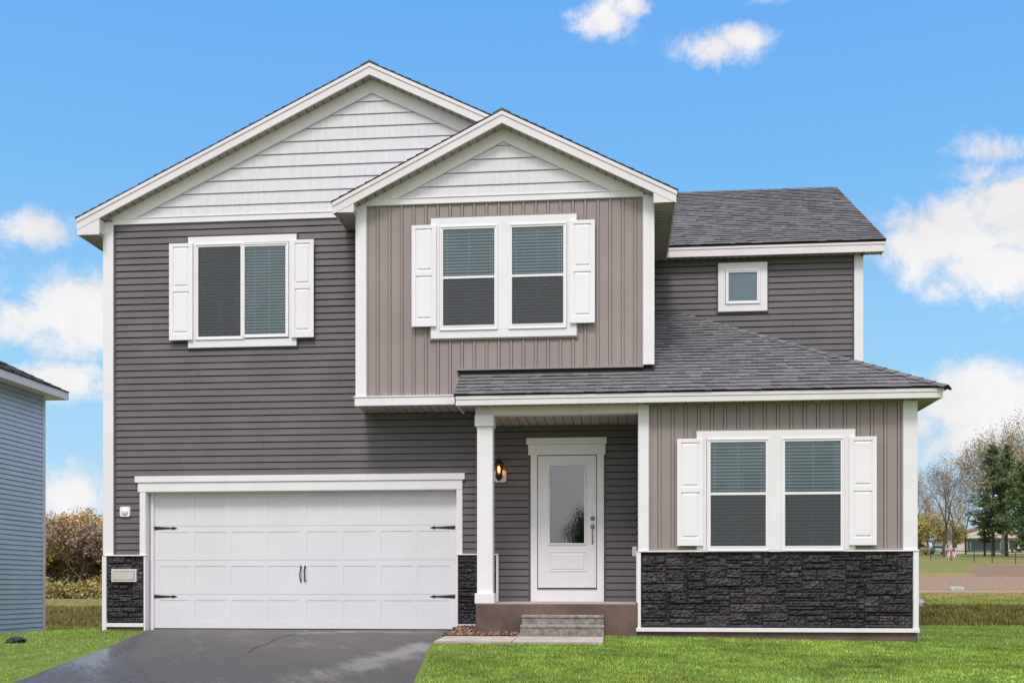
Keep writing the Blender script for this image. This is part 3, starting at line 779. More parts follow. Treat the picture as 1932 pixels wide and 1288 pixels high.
# ---------------- garage door
G_=empty('garage_door',(0,0,0),H)
def casing(name,x0,x1,z0,z1,y,d,par,b=.004,m='trim'): return MB().box(x0,x1,y-d,y,z0,z1).build(name,M[m],par,bevel=b)
gz1=Z(928,277,0); hz=Z(911,262,0); tz=Z(899,257,0)
casing('header',X(262,0),X(873,0),gz1,hz,0,.045,G_); casing('header_cap',X(257,0),X(877.5,0),hz+.004,tz,0,.062,G_)
casing('jamb',X(265.5,0),X(276.5,0),ZST1,gz1,0,.04,G_); casing('jamb',X(862,0),X(873,0),ZST1,gz1,0,.04,G_)
casing('jamb',X(273.5,0),X(276.7,0)+.0,-.02,ZST1-.02,0,.052,G_); casing('jamb',X(860.5,0),X(864.5,0),-.02,ZST1-.02,0,.052,G_)
MB().box(X(274,0),X(277,0)+.0,.0,.14,-.02,gz1+.02).box(X(286,.12)-.0,X(291,.12),.09,.14,-.02,gz1).build('jamb',M['trim'],G_)
MB().box(X(277,0),X(861,0),.0,.14,gz1-.01,gz1+.02).build('jamb',M['fascia'],G_)
MB().box(X(861,0),X(865,0),.0,.14,-.02,gz1+.02).build('jamb',M['trim'],G_)
YD=.14; dx0,dx1=X(277,0)+.0,X(861,0); W=dx1-dx0; 
zs=[.012,Z(1120.4,560,.14),Z(1055.7,560,.14),Z(991,560,.14),gz1]
px=[(318,467),(491,646),(673,829),(851,1005),(1043,1199),(1224,1378),(1409,1565),(1589,1745)]
for r in range(4):
    z0,z1=zs[r]+.001,zs[r+1]-.002
    mb=MB(); mb.box(dx0,dx1,YD,YD+.04,z0,z1)
    # section frame: stiles and rails proud by 9 mm, panels with v-grooves
    hh=zs[1]-zs[0]; pz0=z0+.115; pz1=min(z1,zs[r]+hh)-.095
    if r==3: pz1=z1-.07
    cols=[(X(180+a/2.611,YD),X(180+b/2.611,YD)) for a,b in px]
    edges=[dx0]+[q for c_ in cols for q in c_]+[dx1]
    mb.box(dx0,dx1,YD-.010,YD,z0,pz0); mb.box(dx0,dx1,YD-.010,YD,pz1,z1)
    for i in range(0,len(edges),2): mb.box(edges[i],edges[i+1],YD-.010,YD,pz0,pz1)
    for (a,b) in cols:
        mb.box(a,b,YD-.003,YD,pz0,pz1)
        nst=6; w=(b-a)/nst
        for i in range(nst): mb.box(a+i*w+.001,a+(i+1)*w-.001,YD-.0048,YD-.003,pz0+.006,pz1-.006)
    mb.build('door_panel',M['gdoor'],G_,bevel=.002)
MB().box(dx0,dx1,YD-.005,YD+.03,-.01,.010).build('bottom_seal',M['rubber'],G_)
def strap(xe,s,z):
    y=YD-.010; ln=.40; mb=MB(); q=[(xe,z-.028),(xe+s*(ln-.09),z-.010),(xe+s*(ln-.085),z-.024),(xe+s*(ln-.045),z-.016),(xe+s*ln,z),(xe+s*(ln-.045),z+.016),(xe+s*(ln-.085),z+.024),(xe+s*(ln-.09),z+.010),(xe,z+.028)]
    q=[(a,b) for a,b in q]; mb.prism_y(q if s>0 else q[::-1],y-.008,y); mb.build('hinge_strap',M['black'],G_,recalc=True)
for zv in (Z(996,300,YD),Z(1124.5,300,YD)): strap(X(290,YD),1,zv)
for zv in (Z(994.5,850,YD),Z(1124.5,850,YD)): strap(X(859,YD),-1,zv)
def handle(x,s):
    y=YD-.010; zt,zb2=Z(1066,570,YD),Z(1098,570,YD); mb=MB()
    for zc,up in ((zt-.03,1),(zb2+.02,-1)):
        r=.020 if up>0 else .015; mb.prism_y([(x-r,zc),(x,zc-r*1.1),(x+r,zc),(x+r*.5,zc+r*.8),(x,zc+r*2.0*(1 if up>0 else .8)),(x-r*.5,zc+r*.8)],y-.008,y)
    pts=[(x,zt-.04,0),(x+s*.004,zt-.08,.035),(x-s*.004,(zt+zb2)/2,.045),(x,zb2+.05,.035),(x,zb2+.03,0)]
    for a,b in zip(pts,pts[1:]): mb.tube((a[0],y-.006-a[2],a[1]),(b[0],y-.006-b[2],b[1]),.010,.010,8)
    mb.build('handle',M['black'],G_,recalc=False)
handle(X(568.2,YD),1); handle(X(576,YD),-1)
# ---------------- windows
def rectf(mb,x0,x1,z0,z1,w,y,d):
    mb.box(x0,x1,y-d,y,z1-w,z1); mb.box(x0,x1,y-d,y,z0,z0+w); mb.box(x0,x0+w,y-d,y,z0+w,z1-w); mb.box(x1-w,x1,y-d,y,z0+w,z1-w)
def blind(par,x0,x1,z0,z1,y,cords):
    mb=MB(); z=z1-.075; p=.0462; mb.box(x0+.004,x1-.004,y-.012,y-.002,z1-.055,z1-.006,(.45,.48,.5))
    while z>z0+.01:
        # tilted slat: upper edge inwards
        mb.hexa([(x0+.006,y-.020,z-.007),(x1-.006,y-.020,z-.007),(x1-.006,y-.004,z-.012),(x0+.006,y-.004,z-.012),(x0+.006,y-.020,z+.007),(x1-.006,y-.020,z+.007),(x1-.006,y-.004,z+.004),(x0+.006,y-.004,z+.004)]); z-=p
    for cfrac in cords:
        xc=x0+(x1-x0)*cfrac; mb.box(xc-.0035,xc+.0035,y-.023,y-.021,z0,z1-.03)
    mb.fc=[c or (1,1,1) for c in mb.fc]; return mb.build('blind',M['blind'],par)
def window(y,tx0,tx1,tz0,tz1,glass,lab,header=.10,sill=.10,split='h',mull=None,cap_out=0):
    w=empty('window',(0,0,0),H); w['label']=lab
    # channel round the trim (siding coloured) then trim
    cm_=MB(); rectf(cm_,tx0-.02,tx1+.02,tz0-(.02 if sill else 0),tz1+.02,.06,y-.001,.019); cm_.build('channel',M['siding2'] if split!='b' else M['batten'],w)
    mb=MB(); fx0=min(q[0] for q in glass)-.055; fx1=max(q[1] for q in glass)+.055; gz0=glass[0][2]; gz1_=glass[0][3]
    fz0=gz0-.05; fz1=gz1_+.05
    mb.box(tx0,tx1,y-.034,y-.001,fz1,tz1)
    if sill: mb.box(tx0,tx1,y-.034,y-.001,tz0,fz0)
    lo=fz0 if sill else tz0
    mb.box(tx0,fx0,y-.034,y-.001,lo,fz1); mb.box(fx1,tx1,y-.034,y-.001,lo,fz1)
    if len(glass)>1 and mull: mb.box(glass[0][1]+.05,glass[1][0]-.05,y-.034,y-.001,lo,fz1)
    mb.build('trim',M['trim'],w,bevel=.004)
    for (a,b,c0,c1,midz,kind) in glass:
        fr=MB()
        rectf(fr,a-.05,b+.05,c0-.05,c1+.05,.022,y,.052)
        rectf(fr,a-.030,b+.030,c0-.030,c1+.030,.030,y,.042)
        if kind=='dh': fr.box(a,b,y-.044,y-.012,midz-.018,midz+.018); 
        fr.build('frame',M['vinyl'],w,bevel=.003)
        MB().box(a-.001,b+.001,y-.006,y-.0021,c0-.001,c1+.001).build('backing',M['void'],w)
    return w
def pane(par,x0,x1,z0,z1,y,m='glass'): return MB().face([(x0,y,z0),(x1,y,z0),(x1,y,z1),(x0,y,z1)]) or None
def addpane(par,x0,x1,z0,z1,y,m='glass',name='pane'):
    mb=MB(); mb.face([(x0,y,z0),(x1,y,z0),(x1,y,z1),(x0,y,z1)]); return mb.build(name,M[m],par)
def shutter(x0,x1,z0,z1,y,lab):
    s=MB(); t=.022; s.box(x0,x1,y-t,y-.0,z0,z1)
    w=x1-x0; h=z1-z0; fr=.055*w/.36*1.0
    zm=z0+h*.525
    fw=w*.2
    s.box(x0,x0+fw*.8,y-t-.013,y-t,z0,z1); s.box(x1-fw*.8,x1,y-t-.013,y-t,z0,z1)
    s.box(x0+fw*.8,x1-fw*.8,y-t-.013,y-t,z0,z0+.11); s.box(x0+fw*.8,x1-fw*.8,y-t-.013,y-t,z1-.055,z1); s.box(x0+fw*.8,x1-fw*.8,y-t-.013,y-t,zm-.04,zm+.04)
    o=s.build('shutter',M['vinyl'],H,bevel=.004); o['label']=lab
    # raised panels
    pn=MB(); a0,a1=x0+fw*.8+.012,x1-fw*.8-.012
    for (b0,b1) in ((z0+.122,zm-.052),(zm+.052,z1-.067)):
        i=.022
        pn.hexa([(a0,y-t+.001,b0),(a1,y-t+.001,b0),(a1-i,y-t-.012,b0+i),(a0+i,y-t-.012,b0+i),(a0,y-t+.001,b1),(a1,y-t+.001,b1),(a1-i,y-t-.012,b1-i),(a0+i,y-t-.012,b1-i)])
    pn.build('raised_panel',M['vinyl'],o)
    return o
def rz(v0,v1,u,y): return Z(v1,u,y),Z(v0,u,y)
# A: sliding window above garage
y=-.016
za,zb2=rz(449.6,657.7,357,0)
ga=Z(637,376,0); gb=Z(468.5,376,0)
wa=window(y,X(357,0),X(561,0),za,zb2,[(X(376.5,0),X(457.5,0),ga,gb,0,'s'),(X(463.5,0),X(540.5,0),ga+.02,gb-.015,0,'s')],'sliding window with blinds above the garage door')
MB().box(X(456.5,0),X(464,0),y-.047,y-.006,ga,gb).build('frame',M['vinyl'],wa)
a,b=X(376.5,0),X(457.5,0)
blind(wa,a,b,ga,gb,y-.0062,(.12,.5,.9)); addpane(wa,a,b,ga,gb,y-.031); 
addpane(wa,a+.02,b-.008,ga+.01,gb-.025,y-.0365,'screen','insect_screen'); fr=MB(); rectf(fr,a,b,ga,gb,.016,y-.03,.010); fr.build('screen_frame',M['siding2'],wa)
a,b=X(463.5,0),X(540.5,0); blind(wa,a,b,ga+.02,gb-.015,y-.0062,(.25,.6)); addpane(wa,a,b,ga+.02,gb-.015,y-.033)
s0,s1=rz(463,644.3,323,0); shutter(X(323,0),X(367,0),s0,s1,-.052,'left shutter of the sliding window'); shutter(X(552.5,0),X(594.5,0),s0,s1,-.052,'right shutter of the sliding window')
def dh_pair(y,wallY,u,vt,vb,gl,gv,midv,lab,sill,spl):
    z0,z1=Z(vb,u[0],wallY),Z(vt,u[0],wallY)
    gz0,gz1_=Z(gv[1],gl[0][0],wallY),Z(gv[0],gl[0][0],wallY); mz=Z(midv,gl[0][0],wallY)
    G=[(X(p,wallY),X(q,wallY),gz0,gz1_,mz,'dh') for p,q in gl]
    w=window(y,X(u[0],wallY),X(u[1],wallY),z0,z1,G,lab,split='b',mull=True,sill=sill)
    for (a,b,c0,c1,m_,k) in G:
        blind(w,a,b,c0,c1,y-.0062,(.08,.5,.92,.965)); addpane(w,a,b,m_+.018,c1,y-.031); addpane(w,a,b,c0,m_-.018,y-.0312)
        addpane(w,a+.003,b-.003,c0+.022,m_-.02,y-.0365,'screen','insect_screen')
        fr=MB(); rectf(fr,a,b,c0+.004,m_-.018,.010,y-.03,.010); fr.build('screen_frame',M['siding2'],w)
        MB().box(a,b,y-.046,y-.03,c0-.0,c0+.022).build('sash_lift',M['vinyl'],w)
    return w
dh_pair(YB-.016,YB,(814,1088),414.5,640.5,((837,933.5),(966.5,1063)),(435.5,619),526.3,'pair of tall windows in the centre bay',True,'b')
s0,s1=rz(429,619,778,YB); shutter(X(778.5,YB),X(824.5,YB),s0,s1,YB-.052,'left shutter of the centre bay window'); shutter(X(1075.5,YB),X(1122.5,YB),s0,s1,YB-.052,'right shutter of the centre bay window')
dh_pair(YC-.016,YC,(1314,1612),814.3,1037,((1340,1443.7),(1480,1584.5)),(835,1033),932,'pair of tall windows above the stone wall',False,'b')
s0,s1=rz(829,1029.6,1277,YC); shutter(X(1277,YC),X(1326,YC),s0,s1,YC-.052,'left shutter of the ground floor window'); shutter(X(1600,YC),X(1651.5,YC),s0,s1,YC-.052,'right shutter of the ground floor window')
# D small square
y=YU-.016
wd=window(y,X(1354.5,YU),X(1447,YU),Z(588.5,1400,YU),Z(496.5,1400,YU),[(X(1374,YU),X(1427.5,YU),Z(569,1400,YU),Z(515.5,1400,YU),0,'f')],'small square frosted window in the upper right wall')
addpane(wd,X(1373,YU),X(1428.5,YU),Z(570,1400,YU),Z(515,1400,YU),y-.025,'frosted')
# ---------------- front door
D_=empty('front_door',(0,0,0),H)
u0=1000
def zz_(v): return Z(v,1070,0)
casing('header_cap',X(993.4,0),X(1145,0),zz_(838),zz_(826),0,.06,D_); casing('header',X(997,0),X(1142.3,0),zz_(858),zz_(838)-.003,0,.045,D_)
casing('jamb',X(1001.6,0),X(1014,0),.446,zz_(858),0,.038,D_); casing('jamb',X(1126.5,0),X(1139.4,0),.446,zz_(858),0,.038,D_)
MB().box(X(999,0)-.01,X(1142,0)+.01,-.022,-.002,.446,zz_(858)).build('channel',M['siding2'],D_)
casing('kickboard',X(1013.8,0),X(1126.6,0),.447,zz_(1111),0,.036,D_)
MB().box(X(1014,0),X(1126.6,0),-.045,-.02,zz_(1111.4),zz_(1110.6)+.004).build('threshold',M['nickel'],D_)
MB().box(X(1014,0),X(1126.6,0),-.0225,-.001,zz_(1110),zz_(858)).build('reveal',M['rubber'],D_)
dl,dr=X(1015.3,0),X(1125,0); db,dt=zz_(1108),zz_(859.6)
gl,gr,gb_,gt=X(1037.5,0),X(1102.5,0),zz_(1024.5),zz_(878.5)
mb=MB(); yv=-.025
mb.box(dl,gl,yv-.008,yv,db,dt); mb.box(gr,dr,yv-.008,yv,db,dt); mb.box(gl,gr,yv-.008,yv,gt,dt); mb.box(gl,gr,yv-.008,yv,db,gb_)
sl=mb.build('door_leaf',M['door'],D_)
fr=MB(); rectf(fr,gl-.03,gr+.03,gb_-.03,gt+.03,.032,yv-.008,.012); rectf(fr,gl-.015,gr+.015,gb_-.015,gt+.015,.014,yv-.008,.020); fr.build('glass_frame',M['door'],D_,bevel=.003)
MB().box(gl,gr,yv-.001,yv+.001,gb_,gt).build('backing',M['doorvoid'],D_)
addpane(D_,gl,gr,gb_,gt,yv-.009,'doorglass')
p0,p1,p2,p3=X(1036,0),X(1106,0),zz_(1077.5),zz_(1040)
fr=MB(); rectf(fr,p0,p1,p2,p3,.012,yv-.008,.008); i=.03; fr.hexa([(p0+i,yv-.008,p2+i),(p1-i,yv-.008,p2+i),(p1-i-.012,yv-.016,p2+i+.012),(p0+i+.012,yv-.016,p2+i+.012),(p0+i,yv-.008,p3-i),(p1-i,yv-.008,p3-i),(p1-i-.012,yv-.016,p3-i-.012),(p0+i+.012,yv-.016,p3-i-.012)]); fr.build('raised_panel',M['door'],D_,bevel=.002)
hx=X(1118,0)
MB().lathe(hx,0,[(0.001,yv-.04),(.016,yv-.038),(.020,yv-.028),(.034,yv-.02),(.038,yv-.008)],18,axis='y',cz=zz_(978)).build('deadbolt',M['nickel'],D_,smooth=True)
mb=MB(); mb.lathe(hx,0,[(0.001,yv-.05),(.022,yv-.048),(.026,yv-.03),(.032,yv-.02),(.038,yv-.008)],18,axis='y',cz=zz_(993.5))
pts=[(zz_(998),.03),(zz_(1003),.055),(zz_(1011),.06),(zz_(1018),.045),(zz_(1023),.02)]
for (a,da),(b,db_) in zip(pts,pts[1:]): mb.tube((hx,yv-da,a),(hx,yv-db_,b),.010,.010,10)
mb.lathe(hx,0,[(0.001,yv-.026),(.014,yv-.022),(.020,yv-.008)],14,axis='y',cz=zz_(1024)); mb.build('handle',M['nickel'],D_,smooth=True)
# ---------------- wall lantern
Lr=empty('wall_lantern',(0,0,0),H)
lx=X(944,0); lp0,lp1=X(933,0),X(955.5,0); a0,a1=Z(909.5,944,0),Z(887,944,0); ch=.025
lx=(X(934,0)+X(952,0))/2
MB().prism_y([(lp0+ch,a0),(lp1-ch,a0),(lp1,a0+ch),(lp1,a1-ch),(lp1-ch,a1),(lp0+ch,a1),(lp0,a1-ch),(lp0,a0+ch)],-.035,-.0).build('backplate',M['vinyl'],Lr,recalc=True)
ly=-.13; zq=lambda v:Z(v,944,-.13)
MB().lathe(lx,ly,[(.001,zq(908)),(.012,zq(906)),(.045,zq(902)),(.060,zq(897)),(.052,zq(893.5)),(.045,zq(892.5)),(.001,zq(892.5))],16).tube((lx,ly,zq(900)),(lx,-.03,zq(898)),.02,.03,10).build('base',M['black'],Lr,smooth=False)
MB().lathe(lx,ly,[(.074,zq(876)),(.076,zq(875)),(.05,zq(870.5)),(.022,zq(867)),(.018,zq(865.5)),(.012,zq(864)),(.006,zq(861)),(.001,zq(857.5))],12).build('cap',M['black'],Lr)
mb=MB()
for i in range(6):
    t=i*math.pi/3+.3; mb.tube((lx+.046*math.cos(t),ly+.046*math.sin(t),zq(893)),(lx+.066*math.cos(t),ly+.066*math.sin(t),zq(875.5)),.0045,.0045,5)
mb.build('cage',M['black'],Lr)
MB().lathe(lx,ly,[(.043,zq(893)),(.062,zq(876))],12).build('glass_shade',M['amber'],Lr,smooth=True)
MB().lathe(lx,ly,[(.001,zq(891)),(.012,zq(890.5)),(.017,zq(886)),(.014,zq(881)),(.001,zq(878))],10).build('bulb',M['bulb'],Lr,smooth=True)
ld=bpy.data.lights.new('lantern_light','POINT'); ld.energy=1.0; ld.color=(1,.45,.15); ld.shadow_soft_size=.03
lo=bpy.data.objects.new('lantern_light',ld); COL.objects.link(lo); lo.location=(lx+.0,ly-.075,zq(884)); lo.parent=Lr
# ---------------- small fixtures
sx0,sx1=X(228,0),X(247,0); q0,q1=Z(974.5,238,0),Z(955.5,238,0); c_=.02
sir=empty('vent_cover',(0,0,0),H)
MB().prism_y([(sx0+c_,q0),(sx1-c_,q0),(sx1,q0+c_),(sx1,q1-c_),(sx1-c_,q1),(sx0+c_,q1),(sx0,q1-c_),(sx0,q0+c_)],-.04,-.0).build('plate',M['vinyl'],sir,recalc=True,bevel=.004)
MB().lathe((sx0+sx1)/2,0,[(.001,-.062),(.040,-.060),(.050,-.052),(.056,-.04)],20,axis='y',cz=(q0+q1)/2).build('dome',M['vinyl'],sir,smooth=True)
pq=empty('address_plaque',(0,0,0),H); a0,a1=X(214,0),X(261,0); b0,b1=Z(1097,238,0),Z(1073,238,0)
MB().box(a0,a1,-.075,-.01,b0,b1).build('plate',M['plaquef'],pq,bevel=.004); MB().box(a0+.03,a1-.03,-.078,-.074,b0+.03,b1-.03).build('rim',M['rubber'],pq); MB().box(a0+.036,a1-.036,-.081,-.074,b0+.036,b1-.036).build('face',M['plaque'],pq)
# outlet with clear cover on the porch side wall
oc=empty('outlet_cover',(0,0,0),H); zo0,zo1=Z(1049,1197,-.75),Z(1031,1197,-.75)
MB().box(XC0-.085,XC0-.018,-.80,-.70,zo0,zo1).build('cover',M['clear'],oc,bevel=.012); MB().box(XC0-.022,XC0-.01,-.82,-.68,zo0-.01,zo1+.012).build('plate',M['meter'],oc,bevel=.003)
# gas meter on the right wall (only its edge shows)
gm_=empty('gas_meter',(0,0,0),H); yy_=-.96; 
zc0,zc1=Z(1150,1735,yy_),Z(1129,1735,yy_)
MB().lathe(XR+.075,yy_,[(.001,zc0+.05),(.07,zc0+.03),(.088,zc0+.06),(.088,zc1-.03),(.035,zc1),(.001,zc1)],16).build('body',M['meter'],gm_,smooth=True)
MB().tube((XR-.01,yy_,zc0+.081),(XR+.075,yy_,zc0+.08),.02,.02,10).tube((XR+.09,yy_-.02,zc0+.10),(XR+.165,yy_-.02,zc0+.075),.02,.018,10,cap=True).tube((XR+.07,yy_,zc0+.06),(XR+.07,yy_,-.2),.016,.016,8).build('pipe',M['meter'],gm_)
MB().box(XR+.12,XR+.175,yy_-.095,yy_+.02,zc0+.085,zc0+.108).build('tag',M['red'],gm_,bevel=.004)

# ---------------- precast steps
st=empty('precast_steps',(0,0,0)); tag(st,'weathered two-step grey concrete stoop below the white front door','steps')
ux0,ux1=X(984,-1.5),X(1139,-1.5)
def stepm(x0,x1,y0,y1,z0,z1):
    mb=MB(); n=12
    prof=[(y1,z0),(y0+.012,z0),(y0,z0+.02),(y0,z1-.045),(y0-.014,z1-.03),(y0-.012,z1-.008),(y0+.006,z1),(y1,z1)]
    k=len(prof)
    for i in range(n+1):
        x=x0+(x1-x0)*i/n
        for (yy_,zz2) in prof: mb.v.append((x,yy_+.004*mnoise.noise((x*9,zz2*9,2)),zz2+.004*mnoise.noise((x*7,yy_*5,4))))
    for i in range(n):
        for j in range(k):
            j2=(j+1)%k; mb.f.append((i*k+j,i*k+j2,(i+1)*k+j2,(i+1)*k+j)); mb.fc.append(None)
    mb.f.append(tuple(range(k))); mb.f.append(tuple(range(n*k+k-1,n*k-1,-1))); mb.fc+=[None,None]
    return mb
stepm(ux0,ux1,-1.47,YC-.065,-.12,.275).build('tread',M['concrete'],st,recalc=True)
stepm(X(981.5,-1.78),X(1139.5,-1.78),-1.78,-1.46,-.12,.148).build('tread',M['concrete'],st,recalc=True)
# soil bed with mulch and stones
def bedh(x,y): return g(x,y)+.03+.05*max(0,mnoise.noise((x*3,y*3,0)))+.09*sm(.5,0,abs(y+.1)) 
mb=MB(); bx_0,bx_1=X(864,-1.0)-.12,ux0; 
pts=[]
nxg,nyg=40,22
for j in range(nyg+1):
    for i in range(nxg+1):
        x=bx_0+(bx_1-bx_0)*i/nxg; y=-1.82+(1.8)*j/nyg
        x=max(x,edge_at(R0,y)-.02) if y<-.02 else x
        e=min(i,nxg-i,j,nyg-j); mb.v.append((x,y,g(x,y)-.02 if e==0 else g(x,y)+.03+.02*mnoise.noise((x*6,y*6,1))+.04*sm(-1.2,-.2,y)))
for j in range(nyg):
    for i in range(nxg): k=j*(nxg+1)+i; mb.f.append((k,k+1,k+nxg+2,k+nxg+1)); mb.fc.append(None)
tag(mb.build('soil_bed',M['soil'],smooth=True),kind='structure')
mb=MB(); rnd=random.Random(4)
for i in range(1500):
    x=rnd.uniform(bx_0,bx_1); y=rnd.uniform(-1.8,-.05)
    if x<edge_at(R0,y)+.0 or (y>YC-.07 and x>pl-.02): continue
    z=g(x,y)+.045+.04*sm(-1.2,-.2,y); s=rnd.uniform(.010,.028)*(1.5 if rnd.random()<.1 else 1); t=rnd.choice((.6,1.2,2.0,3.2,4.5)); tc=(t,t*.78,t*.6) if rnd.random()<.8 else (t*1.2,t*1.15,t*1.1)
    M3=Matrix.Rotation(rnd.uniform(0,6.28),3,Vector((rnd.gauss(0,1),rnd.gauss(0,1),rnd.gauss(0,1))).normalized())
    P=[Vector(p) for p in ((-1,-.7,-.4),(1,-.7,-.4),(1,.7,-.4),(-1,.7,-.4),(-.7,-.5,.4),(.7,-.5,.4),(.7,.5,.4),(-.7,.5,.4))]
    mb.hexa([tuple(Vector((x,y,z))+M3@(p*s)) for p in P],tc)
mm=mat('mulch_chips',(.075,.055,.045),.9,.2,30,attr=True)
tag(mb.build('mulch',mm),kind='stuff',label='wood chips and pebbles on the bed beside the concrete steps',cat='mulch')

# ------------------------------------------------------------------ grass blades
def blades(name,region,n,hmin,hmax,wd_,m,label,tones,seed,clump=0):
    rnd=random.Random(seed); V=[];Fc=[];C=[]
    cnt=0; tries=0
    while cnt<n and tries<n*6:
        tries+=1
        p=region(rnd)
        if not p: continue
        x,y=p; z=g(x,y)-.005; h=rnd.uniform(hmin,hmax); a=rnd.uniform(0,6.28); l=rnd.uniform(.1,.75)*h; b=rnd.uniform(0,6.28)
        dx,dy=math.cos(a)*wd_,math.sin(a)*wd_; k=len(V)
        V+=[(x-dx,y-dy,z),(x+dx,y+dy,z),(x+math.cos(b)*l,y+math.sin(b)*l,z+h)]
        Fc.append((k,k+1,k+2)); pn=1+.6*mnoise.noise((x*.9,y*.9,2))+.5*mnoise.noise((x*4,y*4,9)); t=rnd.choice(tones); yl_=max(0,mnoise.noise((x*.6,y*1.1,17))+.1)*1.3; t=(t[0]*(1+.22*yl_),t[1]*(1+.04*yl_),t[2]); f=rnd.uniform(.6,1.4)*pn
        C+=[t[0]*f,t[1]*f,t[2]*f,1]*3; cnt+=1
    me=bpy.data.meshes.new(name); me.from_pydata(V,[],Fc); me.update(); at=me.attributes.new('tone','FLOAT_COLOR','CORNER'); at.data.foreach_set('color',C)
    me.materials.append(m); o=bpy.data.objects.new(name,me); COL.objects.link(o); tag(o,label,'grass',None,'stuff'); return o
def in_house(x,y):
    if XL-.03<x<XR+.03 and y>-.02: return True
    if X(1200,YC)-.02<x<XR+.03 and y>YC-.03: return True
    if pl<x<XC0 and y>YC-.07: return True
    if ux0-.02<x<ux1+.02 and y>-1.80: return True
    return False
def paved(x,y):
    if y<.1 and edge_at(L0,y)-.0<x<edge_at(R0,y)+.0: return True
    if wy1-.02<y<wy0+.02 and edge_at(R0,y)<x<wxr+.02: return True
    if bx_0-.1<x<bx_1 and -1.85<y<0: return True
    return False
def lawn(rnd):
    # denser close to the camera's field, whole lawn covered
    if rnd.random()<.72: x=rnd.uniform(-4.5,8.5); y=-1.0-rnd.random()*6.6
    elif rnd.random()<.6: x=rnd.uniform(-13,-4.2); y=rnd.uniform(-7.2,6)
    else: x=rnd.uniform(4,13); y=rnd.uniform(-3,7.2)
    if in_house(x,y) or paved(x,y): return None
    if x>4 and y>6.9+.4*mnoise.noise((x,y,0)): return None
    return x,y
blades('lawn_grass',lawn,370000,.014,.038,.0042,M['grass'],'short bright green lawn in front of and beside the house',((1,1,1),(.6,.75,.6),(1.3,1.15,1.1),(.85,1.0,.6),(2.0,1.5,1.7),(.45,.6,.45)),11)
def rough(rnd):
    if rnd.random()<.65: Rr=rnd.uniform(23.4,27.6); t=rnd.uniform(.22,.60)
    else: Rr=rnd.uniform(28,36); t=rnd.uniform(-.60,-.40)
    return t*Rr,Rr-16.3
blades('rough_grass',rough,42000,.04,.13,.009,M['drygrass'],'rough brown and green grass on the banks behind the houses',((.55,.7,.35),(.4,.5,.28),(.8,.62,.45),(.7,.95,.4),(.35,.27,.2)),12)
def strip(rnd):
    if rnd.random()<.6: Rr=rnd.uniform(27.2,48); t=rnd.uniform(.22,.58)
    else: Rr=rnd.uniform(22.4,28.5) if rnd.random()<.5 else rnd.uniform(35,60); t=rnd.uniform(-.60,-.40)
    return t*Rr,Rr-16.3
blades('yellow_grass',strip,45000,.03,.09,.009,M['drygrass'],'pale yellow-green grass strip beyond the rough bank',((1,1.2,.7),(.8,1.1,.5),(1.3,1.2,.9),(1.1,.9,.7)),13)

# ------------------------------------------------------------------ neighbour house (blue)
nb=empty('neighbour_house',(0,0,0)); tag(nb,'pale blue sided house with grey hip roof at the left edge','house')
YN=6.6; XN=X(83,YN); zt_=Z(748,83,YN)-.02; nb0=-.75
mb=MB(); TN=frame((XN,-6,0),(0,1,0),(1,0,0)); laps(mb,TN,0,YN+6-.06,nb0+.2,zt_,lap=.106,proud=.020,slot=.018); mb.box(XN-.1,XN-.012,-6,YN,nb0,zt_+.05)
mb.box(XN-9,XN,YN-.02,YN,nb0,zt_); mb.box(XN-9,XN-.1,-6,-5.9,nb0,zt_); mb.build('wall',M['bluesiding'],nb)
MB().box(XN-.08,XN+.025,YN-.075,YN+.025,nb0+.1,zt_).build('corner_board',M['trim'],nb)
MB().box(XN-9,XN-.015,-5.95,YN-.05,nb0-.3,nb0+.2).build('foundation',M['found'],nb)
ov=.38; ex=XN+ov; ye=YN+ov; ze=zt_+.02
MB().box(ex-.02,ex,-6.4,ye,ze-.02,ze+.15).box(XN-9.4,ex,ye-.02,ye,ze-.02,ze+.15).build('fascia',M['trim'],nb)
mb=MB(); mb.box(XN,ex-.02,-6.4,ye-.02,ze-.004,ze+.01); mb.box(XN-9,XN,YN,ye-.02,ze-.004,ze+.01); mb.build('soffit',M['fascia'],nb)
mb=MB(); hw=4.9; rzn=ze+.155+hw*.5
T=Vector((-1,0,.5)).normalized(); S=Vector((0,1,0)); Nn=-(S.cross(T)) if S.cross(T).z<0 else S.cross(T); csn=1/math.sqrt(1.25)
shingles(mb,(ex+.02,-6.4,ze+.155),S,T,Nn,hw/csn,lambda t:t*csn,lambda t:(ye+6.4)-t*csn,.15)
T=Vector((0,-1,.5)).normalized(); S=Vector((-1,0,0)); Nn=S.cross(T)
if Nn.z<0: Nn=-Nn
shingles(mb,(ex+.02,ye,ze+.155),S,T,Nn,hw/csn,lambda t:t*csn,lambda t:2*hw-t*csn,.15)
mb.build('roof',M['shingle'],nb)
# electric meter + conduit at the very left edge
mt=empty('electric_meter',(0,0,0),nb); ym=3.9
zm0,zm1=Z(1146,2,4),Z(1131,2,4)
MB().box(XN+.0,XN+.13,ym-.13,ym+.13,zm0,zm1).build('box',M['vinyl'],mt,bevel=.01); MB().tube((XN+.05,ym,zm0),(XN+.05,ym,nb0+.2),.022,.022,8).build('conduit',M['meter'],mt)
